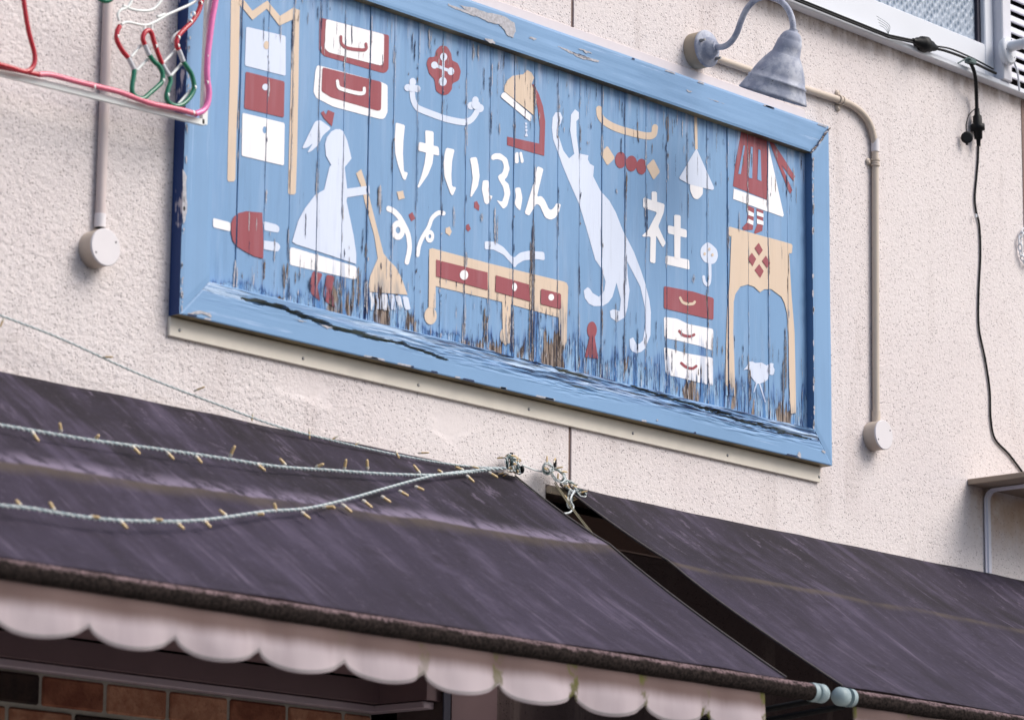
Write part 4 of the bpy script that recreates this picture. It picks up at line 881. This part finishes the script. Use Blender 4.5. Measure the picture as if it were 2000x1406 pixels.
for k in range(0, len(cp_)-2, 3):
    a, b = cp_[k], cp_[min(k+3, len(cp_)-1)]; T = (b-a); Ln = T.length; T.normalize(); N1 = Vector((0,1,0)) if (k//3) % 2 else Vector((T.z, 0, -T.x))
    ring = [a+T*(Ln*.5)+T*(math.cos(t)*Ln*.62)+N1*(math.sin(t)*.006) for t in [2*math.pi*i/14 for i in range(15)]]
    m = Mesh(); m.tube(ring, .0021, 7, cap=False); m.build('link', M['white'], ch)

# ================================================================== ROPE-LIGHT FIGURE (Christmas stockings), upper left
rl = thing('rope_light_frame', 'white rod frame with pink rope light and two red and green stockings, upper left', 'rope light', tuple(at(300, 150, -.085)))
YR = -.085
def rp(name, pts, r, mk, y=YR-.010, smooth_=True):
    P = [at(a, b, y) for a, b in pts]; P = smooth_path(P, 6) if smooth_ and len(P) > 2 else P
    m = Mesh(); m.tube(P, r, 10); return m.build(name, M[mk], rl)
def bar(pa, pb, wd, dp=.010):
    a, b = at(*pa, YR), at(*pb, YR); T = (b-a).normalized(); Np = Vector((-T.z, 0, T.x)); D = Vector((0, dp, 0)); m = Mesh()
    V = [a-Np*wd/2, b-Np*wd/2, b+Np*wd/2, a+Np*wd/2]; V += [v+D for v in V]
    m.add(V, [(0,1,2,3),(7,6,5,4),(0,4,5,1),(1,5,6,2),(2,6,7,3),(3,7,4,0)]); return m.build('frame_bar', M['rod'], rl)
bar((-420, 38), (399.5, 239.5), .0125); bar((423, -330), (400.2, 243), .0145)
rp('rope', [(446,-320),(430,-70),(421,0),(414,40),(409,80),(405.5,110),(404.5,150),(408,180),(405,203),(396,217),(381,223)], .0066, 'ropehot')
rp('rope', [(381,223),(350,214),(300,204),(270,194),(235,181),(200,172),(150,160),(100,147),(75,146)], .0060, 'ropepink')
rp('rope', [(75,146),(50,141),(20,135),(-30,126),(-90,112),(-400,36)], .0052, 'ropered')
rp('rope', [(40,-50),(46,0),(52,40),(58,70),(67,103),(67.5,122),(60,136),(46,140),(20,132),(-20,121)], .0050, 'ropered', YR-.018)
rp('rope', [(185,-14),(196,-2),(207,2),(218,-3),(228,-16)], .0062, 'ropegreen')
for pts, k in (([(234,51),(229,62),(228,78),(238,98),(250,113)], 'ropered'), ([(250,113),(256,124),(262,136)], 'ropeclear'), ([(262,136),(261,150),(258,168),(259,182),(268,191),(280,193),(292,183),(305,172),(316,160),(317.5,145),(311,130),(300,120),(292,108)], 'ropegreen'), ([(292,108),(287,98),(283,88)], 'ropeclear'),
        ([(283,88),(279,76),(282,65),(290,60),(296,66),(301,83),(309,106),(317,126)], 'ropered'), ([(317,126),(324,138),(331,149)], 'ropeclear'), ([(331,149),(333,160),(328,175),(325,190),(330,201),(342,207),(355,205),(368,194),(377,180),(379,167),(374,146),(364,130),(358,121)], 'ropegreen'), ([(358,121),(354,110),(349,98)], 'ropeclear'),
        ([(349,98),(345,88),(348,72),(360,58),(376,42),(388,22),(394,2),(398,-20)], 'ropered')): rp('rope', pts, .0052, k)
for pts in ([(262,-8),(250,14),(236,20),(230,30),(233,42)], [(240,12),(262,20),(285,22),(300,18),(312,6),(320,-6)], [(237,48),(250,44),(280,50),(300,45),(330,28),(368,11),(385,0),(398,-16)], [(322,28),(310,33),(306,32)], [(340,-20),(350,-4),(356,-10)], [(337,83),(339,73),(348,64),(357,60)]): rp('frame_rod', pts, .0030, 'rod', YR)
for pa, pb in (((256,112),(277,87)), ((267,138),(290,114)), ((319,123),(344,97)), ((334,148),(356,123)), ((348,204),(375,174)), ((283,52),(281,62)), ((297,48),(296,60))): rp('frame_rod', [pa, pb], .0030, 'rod', YR, False)
ties = Mesh()
for px, py in ((183,171),(377,222),(405,112),(404,163),(229,73),(304,92),(347,91),(348,75),(372,44),(378,29),(392,8),(318,159),(380,172),(327,187),(54,50)):
    c = at(px, py, YR-.010); ties.lathe(c+Vector((-.003,0,0)), (1,0,.3), [(0, .0062), (.004, .0062)], 10, cap=False)
ties.build('cable_tie', M['rod'], rl, kind='stuff')

# ================================================================== AWNINGS
D_AW, ZT = .79, 2.985
ZB = at(400, 1176, -D_AW).z+.004; DROP = ZT-ZB-.022
RB = .0190
def canopy_pt(x, t, mid):
    b = -.006*math.sin(math.pi*min(1, t/mid)) if t < mid else -.006*math.sin(math.pi*(t-mid)/(1-mid))
    b += .0015*math.exp(-((t-mid)/.04)**2)
    b += .006*noise.noise(Vector((x*1.8, t*2.2, 3)))+.0025*noise.noise(Vector((x*7, t*3, 9)))
    return (x, -.012-(D_AW-.012)*t-b*.55, ZT-DROP*t+b*.84)
def awning(x0, x1, label, mid_fn, xb0, xb1, cusps, capend, skew=0.0):
    aw = thing('awning', label, 'awning', ((x0+x1)/2, -.4, ZB), 'dark canvas awnings over the shop front')
    nx, nt_ = int((x1-x0)*34), 56; me = Mesh(); V = []; UVs = []
    for i in range(nx+1):
        x = x0+(x1-x0)*i/nx
        for j in range(nt_+1):
            t = j/nt_; V.append(canopy_pt(x+skew*t*(1-i/nx), t, mid_fn(x))); UVs.append((x, t-mid_fn(x)))
    me.add(V, [(i*(nt_+1)+j, (i+1)*(nt_+1)+j, (i+1)*(nt_+1)+j+1, i*(nt_+1)+j+1) for i in range(nx) for j in range(nt_)], 0, True)
    o = me.build('canopy', M['canvas'], aw)
    uv = o.data.uv_layers.new(name='UVMap')
    li = np.zeros(len(o.data.loops), dtype=np.int32); o.data.loops.foreach_get('vertex_index', li)
    uv.data.foreach_set('uv', np.array(UVs, dtype=np.float32)[li].ravel())
    sl = o.modifiers.new('thickness', 'SOLIDIFY'); sl.thickness = .0015; sl.offset = -1
    for xe in (x0, x1):
        if -3 < xe < 2.5:
            m = Mesh(); m.tube([Vector(canopy_pt(xe+(skew*j/30 if xe == x0 else 0), j/30, mid_fn(xe)))+Vector((0,-.001,.002)) for j in range(31)], .0019, 6); m.build('hem', M['hem'], aw)
    m = Mesh(); n = int((xb1-xb0)/.02)
    P = [(xb0+(xb1-xb0)*k/n, -D_AW, ZB) for k in range(n+1)]
    m.tube(P, RB, 18, radii=[RB*(1+.05*noise.noise(Vector((p[0]*11, 0, 1)))+.03*noise.noise(Vector((p[0]*45, 3, 1)))) for p in P]); m.build('front_roller', M['roll'], aw)
    m = Mesh(); m.tube([(x0-.035 if x0 > 0 else x0, -.0098, ZT-.0135), (x1-.005, -.0098, ZT-.0135)], .0092, 12); m.build('wall_bar', M['tanbox'], aw)
    for xe, s in capend:
        m = Mesh(); m.lathe((xe, -D_AW, ZB), (s,0,0), [(-.012, RB+.001), (.0, RB+.001), (.002, RB+.002)], 28); m.build('end_ring', M['cap'], aw)
        m = Mesh(); m.lathe((xe+s*.012, -D_AW, ZB), (s,0,0), [(0, RB*.92), (.002, RB+.0015), (.020, RB+.0015), (.028, RB*.85), (.034, RB*.4), (.035, 0)], 28); m.build('end_cap', M['cap'], aw)
        m = Mesh(); m.tube([(xe+s*.002, -D_AW+.012, ZB-.018), (xe+s*.004, -D_AW*.5, ZB-.05), (xe+s*.006, -.01, ZB-.085)], .007, 8); m.build('folding_arm', M['black'], aw)
    # scalloped valance
    me = Mesh(); V = []; UVs = []; nv = 14; cols = []
    for a, b in zip(cusps[:-1], cusps[1:]):
        for k in range(16): cols.append((a+(b-a)*k/16, k/16, b-a))
    cols.append((cusps[-1], 0, 1))
    zt = ZB-RB*.55; rr = random.Random(len(cusps)); dep = [rr.uniform(.027, .038) for _ in cusps]
    for ci, (x, s, wdt) in enumerate(cols):
        zb = ZB-.078-dep[min(ci//16, len(dep)-1)]*math.sin(math.pi*min(1, s**(.92+.16*noise.noise(Vector((ci//16*3.7, 1, 1))))))**.66+.002*noise.noise(Vector((x*5, 0, 0)))
        cusp = max(0, math.cos(2*math.pi*s))**3
        for j in range(nv+1):
            t = j/nv; z = zt+(zb-zt)*t
            y = -D_AW-.004+t*(.006*math.sin(2*math.pi*s+.6)+.010*noise.noise(Vector((x*6, t, 4)))+.004*noise.noise(Vector((x*22, t*1.5, 7))))-.006*t
            y += t*t*.007*math.exp(-((s-.93)/.06)**2)
            V.append((x, y, z)); UVs.append((cusp, (1-t)*(zt-zb)))
    me.add(V, [(i*(nv+1)+j, (i+1)*(nv+1)+j, (i+1)*(nv+1)+j+1, i*(nv+1)+j+1) for i in range(len(cols)-1) for j in range(nv)], 0, True)
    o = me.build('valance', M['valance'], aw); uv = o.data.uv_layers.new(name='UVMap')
    li = np.zeros(len(o.data.loops), dtype=np.int32); o.data.loops.foreach_get('vertex_index', li)
    uv.data.foreach_set('uv', np.array(UVs, dtype=np.float32)[li].ravel())
    sl = o.modifiers.new('thickness', 'SOLIDIFY'); sl.thickness = .003; sl.offset = 0
    return aw
cz = [at(px, py, -D_AW).x for px, py in ((166,1225),(335,1252),(499,1279),(668,1304),(821,1326),(969,1350),(1114,1366),(1254,1380),(1375,1398))]
stp = (cz[7]-cz[0])/7
cusL = [cz[0]-stp*k for k in range(9, 0, -1)]+cz+[cz[-1]+stp*.93]
xbL = at(1588, 1356, -D_AW).x
awning(-3.6, .004, 'dark canvas awning on the left with white scalloped valance, fairy lights draped across it', lambda x: .368+.092*min(2.2, max(0, -x)), -3.6, xbL, cusL, [(xbL, 1)])
xcR = at(1656, 1366, -D_AW).x; x0R = .160
awR = awning(x0R, 3.9, 'dark canvas awning on the right with a mossy line across it, beyond the gap', lambda x: .405, xcR, 3.9, [xcR+.012+stp*k for k in range(0, 18)], [(xcR, -1)], .042)
cr = awR
m = Mesh(); P = [at(1083, 943, -.03), at(1110, 984, -.10), at(1145, 1030, -.16), at(1190, 1083, -.27)]
m.tube(smooth_path(P, 6), .0014, 6); m.tube(smooth_path([p+Vector((.003, 0, .003)) for p in P], 6), .0011, 6); m.build('tie_cord', M['cord'], cr)

# ================================================================== FAIRY LIGHTS
def on_canopy(px, py, lift):
    d = ray(px, py); k = DROP/D_AW; t = (ZT+k*CAM.y-CAM.z)/(d.z-k*d.y); q = CAM+d*t
    if q.y > -.03: return at(px, py, -.03-lift*.4)
    return q-d*(lift/d.length)
bulb_me = None
def make_bulb_mesh():
    m = Mesh(); m.lathe((0,0,0), (0,0,1), [(0, .0016), (.004, .0026), (.010, .0026)], 8, 1); m.lathe((0,0,0), (0,0,1), [(.010, .0023), (.026, .0021), (.030, .0014), (.031, 0)], 8, 0)
    me = bpy.data.meshes.new('bulb'); me.from_pydata(m.v, [], m.f); me.materials.append(M['bulb']); me.materials.append(M['bulbcap'])
    me.polygons.foreach_set('material_index', m.m); me.polygons.foreach_set('use_smooth', [True]*len(m.f)); me.update(); return me
bulb_me = make_bulb_mesh()
def twisted(m, P, r, hr, pitch, mi=0, strands=2):
    D = [0.0]
    for a, b in zip(P[:-1], P[1:]): D.append(D[-1]+(b-a).length)
    step = pitch/7; N = int(D[-1]/step); pts = [[] for _ in range(strands)]; j = 0
    for i in range(N+1):
        s = i*step
        while j < len(D)-2 and D[j+1] < s: j += 1
        f = (s-D[j])/max(1e-6, D[j+1]-D[j]); c = P[j].lerp(P[j+1], f); T = (P[j+1]-P[j]).normalized(); u = (Vector((0,0,1))-T*T.z).normalized(); v = T.cross(u)
        for k in range(strands):
            a = 2*math.pi*(s/pitch+k/strands); pts[k].append(c+u*hr*math.cos(a)+v*hr*math.sin(a))
    for k, q in enumerate(pts): m.tube(q, r, 6, k % 2)
def fairy(label, wp, place, bulbs, r, hr, scale, n=8):
    P = smooth_path([place(*p) for p in wp], n)
    f = thing('fairy_light_string', label, 'fairy lights', tuple(P[0]), 'strings of fairy lights')
    m = Mesh(); twisted(m, P, r, hr, .026 if hr > .0015 else .016); m.build('wire', [M['wire'], M['wire_mid']], f)
    for (bx, by), (tx, ty) in bulbs:
        a = place(bx, by); b0 = place(tx, ty); 
        z0 = (a-CAM).dot(FW); d = ray(tx, ty); b = CAM+d*(z0/d.dot(FW)-.004)
        o = bpy.data.objects.new('bulb', bulb_me); COL.objects.link(o); o.parent = f; o.location = a-f.location
        v = b-a; o.rotation_euler = v.to_track_quat('Z', 'Y').to_euler(); s = max(.45, v.length/.031); o.scale = (scale, scale, s)
def c1(p): return (p[0]*.35, 580+p[1]*.35)
def c2(p): return (600+p[0]*.3, 820+p[1]*.3)
B2 = [(c1(a), c1(b)) for a, b in (((175,750),(218,808)),((340,755),(333,700)),((530,795),(545,778)),((735,830),(783,878)),((930,865),(972,908)),((1090,885),(1128,928)),((1280,895),(1312,828)),((1430,930),(1482,970)),((1595,940),(1560,900)),((1760,950),(1808,930)),((1920,968),(1932,903)))] + \
     [(c2(a), c2(b)) for a, b in (((392,325),(390,255)),((735,350),(690,290)),((880,345),(850,325)))]
B3 = [(c1(a), c1(b)) for a, b in (((115,1165),(88,1132)),((303,1192),(275,1142)),((500,1225),(558,1230)),((668,1250),(712,1292)),((850,1243),(910,1243)),((985,1258),(1028,1296)),((1135,1245),(1178,1286)),((1265,1222),(1222,1186)),((1425,1215),(1475,1210)),((1542,1195),(1530,1148)),((1680,1198),(1732,1238)),((1800,1175),(1866,1168)),((1905,1155),(1962,1198)))] + \
     [(c2(a), c2(b)) for a, b in (((110,570),(185,572)),((230,552),(292,602)),((358,520),(425,572)),((480,495),(545,537)),((595,460),(660,495)),((700,432),(762,458)),((1020,328),(962,305)),((1035,360),(1088,406)),((1180,340),(1243,376)))]
B1 = [(c1(a), c1(b)) for a, b in (((22,118),(0,168)),((570,335),(632,335)),((1080,525),(1145,500)),((1410,648),(1405,692)),((1725,735),(1727,795)),((1885,775),(1840,805)))] + [(c2(a), c2(b)) for a, b in (((340,145),(300,172)),((575,200),(600,252)),((720,215),(795,213)),((1060,300),(1120,315)))]
fairy('upper pale green fairy-light string lying slack across the left awning', [(-420,772),(-200,800),(-60,819),(0,830),(70,842),(180,860),(300,876),(420,893),(540,911),(640,918),(740,925),(830,928),(880,926),(940,920),(985,914)], lambda a, b: on_canopy(a, b, .07), B2, .0018, .0020, 1.4)
fairy('lowest pale green fairy-light string sagging deepest over the left awning', [(-420,940),(-200,960),(-60,978),(0,987),(60,993),(120,1003),(200,1014),(280,1018),(360,1018),(430,1012),(520,999),(600,993),(680,975),(760,952),(830,933),(880,924),(940,918),(990,914)], lambda a, b: on_canopy(a, b, .075), B3, .0018, .0020, 1.4)
fairy('thin fairy-light string hanging in front of the wall under the left end of the sign', [(-420,478),(-220,538),(-60,592),(0,616),(120,662),(270,730),(430,792),(540,832),(640,858),(740,881),(850,902),(930,912),(990,914)], lambda a, b: at(a, b, -.045), B1, .0014, .0013, .9)
def tangle(label, centres, n, dark, seed):
    r_ = random.Random(seed); t = thing('wire_tangle', label, 'wire tangle', tuple(at(*centres[0][:2], -.03)), 'bunched fairy-light wires')
    for mk, cnt in (('wire', n), ('wire_dark', dark)):
        m = Mesh()
        for k in range(cnt):
            cx, cy, rx, ry, ang = centres[k % len(centres)]; pts = []
            for i in range(7):
                a = i*1.05+r_.uniform(-.3, .3)+k; u, v = rx*math.cos(a)*r_.uniform(.5, 1), ry*math.sin(a)*r_.uniform(.5, 1)
                px, py = cx+u*math.cos(ang)-v*math.sin(ang), cy+u*math.sin(ang)+v*math.cos(ang); pts.append(at(px, py, -.018-r_.random()*.04))
            m.tube(smooth_path(pts, 5), (.0013 if mk == 'wire' else .0015), 6)
        m.build('loop', M[mk], t)
    for k in range(16):
        cx, cy, rx, ry, ang = centres[k % len(centres)]; p = at(cx+r_.uniform(-rx, rx)*1.1, cy+r_.uniform(-ry, ry)*1.1, -.05)
        o = bpy.data.objects.new('bulb', bulb_me); COL.objects.link(o); o.parent = t; o.location = p-t.location
        o.rotation_euler = (r_.uniform(-2, 2), r_.uniform(-2, 2), r_.uniform(-2, 2)); o.scale = (.9, .9, .7)
    return t
t = tangle('dark knot of fairy-light wire on a hook at the right corner of the left awning', [(1000, 905, 13, 20, -.45), (1008, 912, 8, 18, -.5)], 17, 16, 3)
m = Mesh(); p = at(999, 884, -.02); m.tube([p, p+Vector((0,0,-.03))], .004, 8); m.lathe(at(1019, 917, -.055), (1,-.3,0), [(-.002, .009), (.002, .009)], 14); m.build('hook', M['black'], t)
t = tangle('long pale bundle of fairy-light wire slung over the left corner of the right awning', [(1070, 915, 12, 14, 0), (1090, 928, 22, 12, .75), (1115, 950, 22, 9, .7), (1135, 963, 16, 7, .45), (1112, 975, 6, 18, .1)], 36, 18, 5)
m = Mesh(); p = at(1084, 897, -.02); m.tube([p, p+Vector((0,0,-.025))], .004, 8); m.build('hook', M['black'], t)
m = Mesh(); m.tube(smooth_path([at(1122,958,-.07), at(1114,975,-.08), at(1120,990,-.08), at(1113,1000,-.09), at(1100,1003,-.09)], 5), .0022, 6); m.tube(smooth_path([at(1020,908,-.03), at(1045,918,-.035), at(1068,922,-.03)], 5), .002, 6); m.build('stray_wire', M['wire'], t)
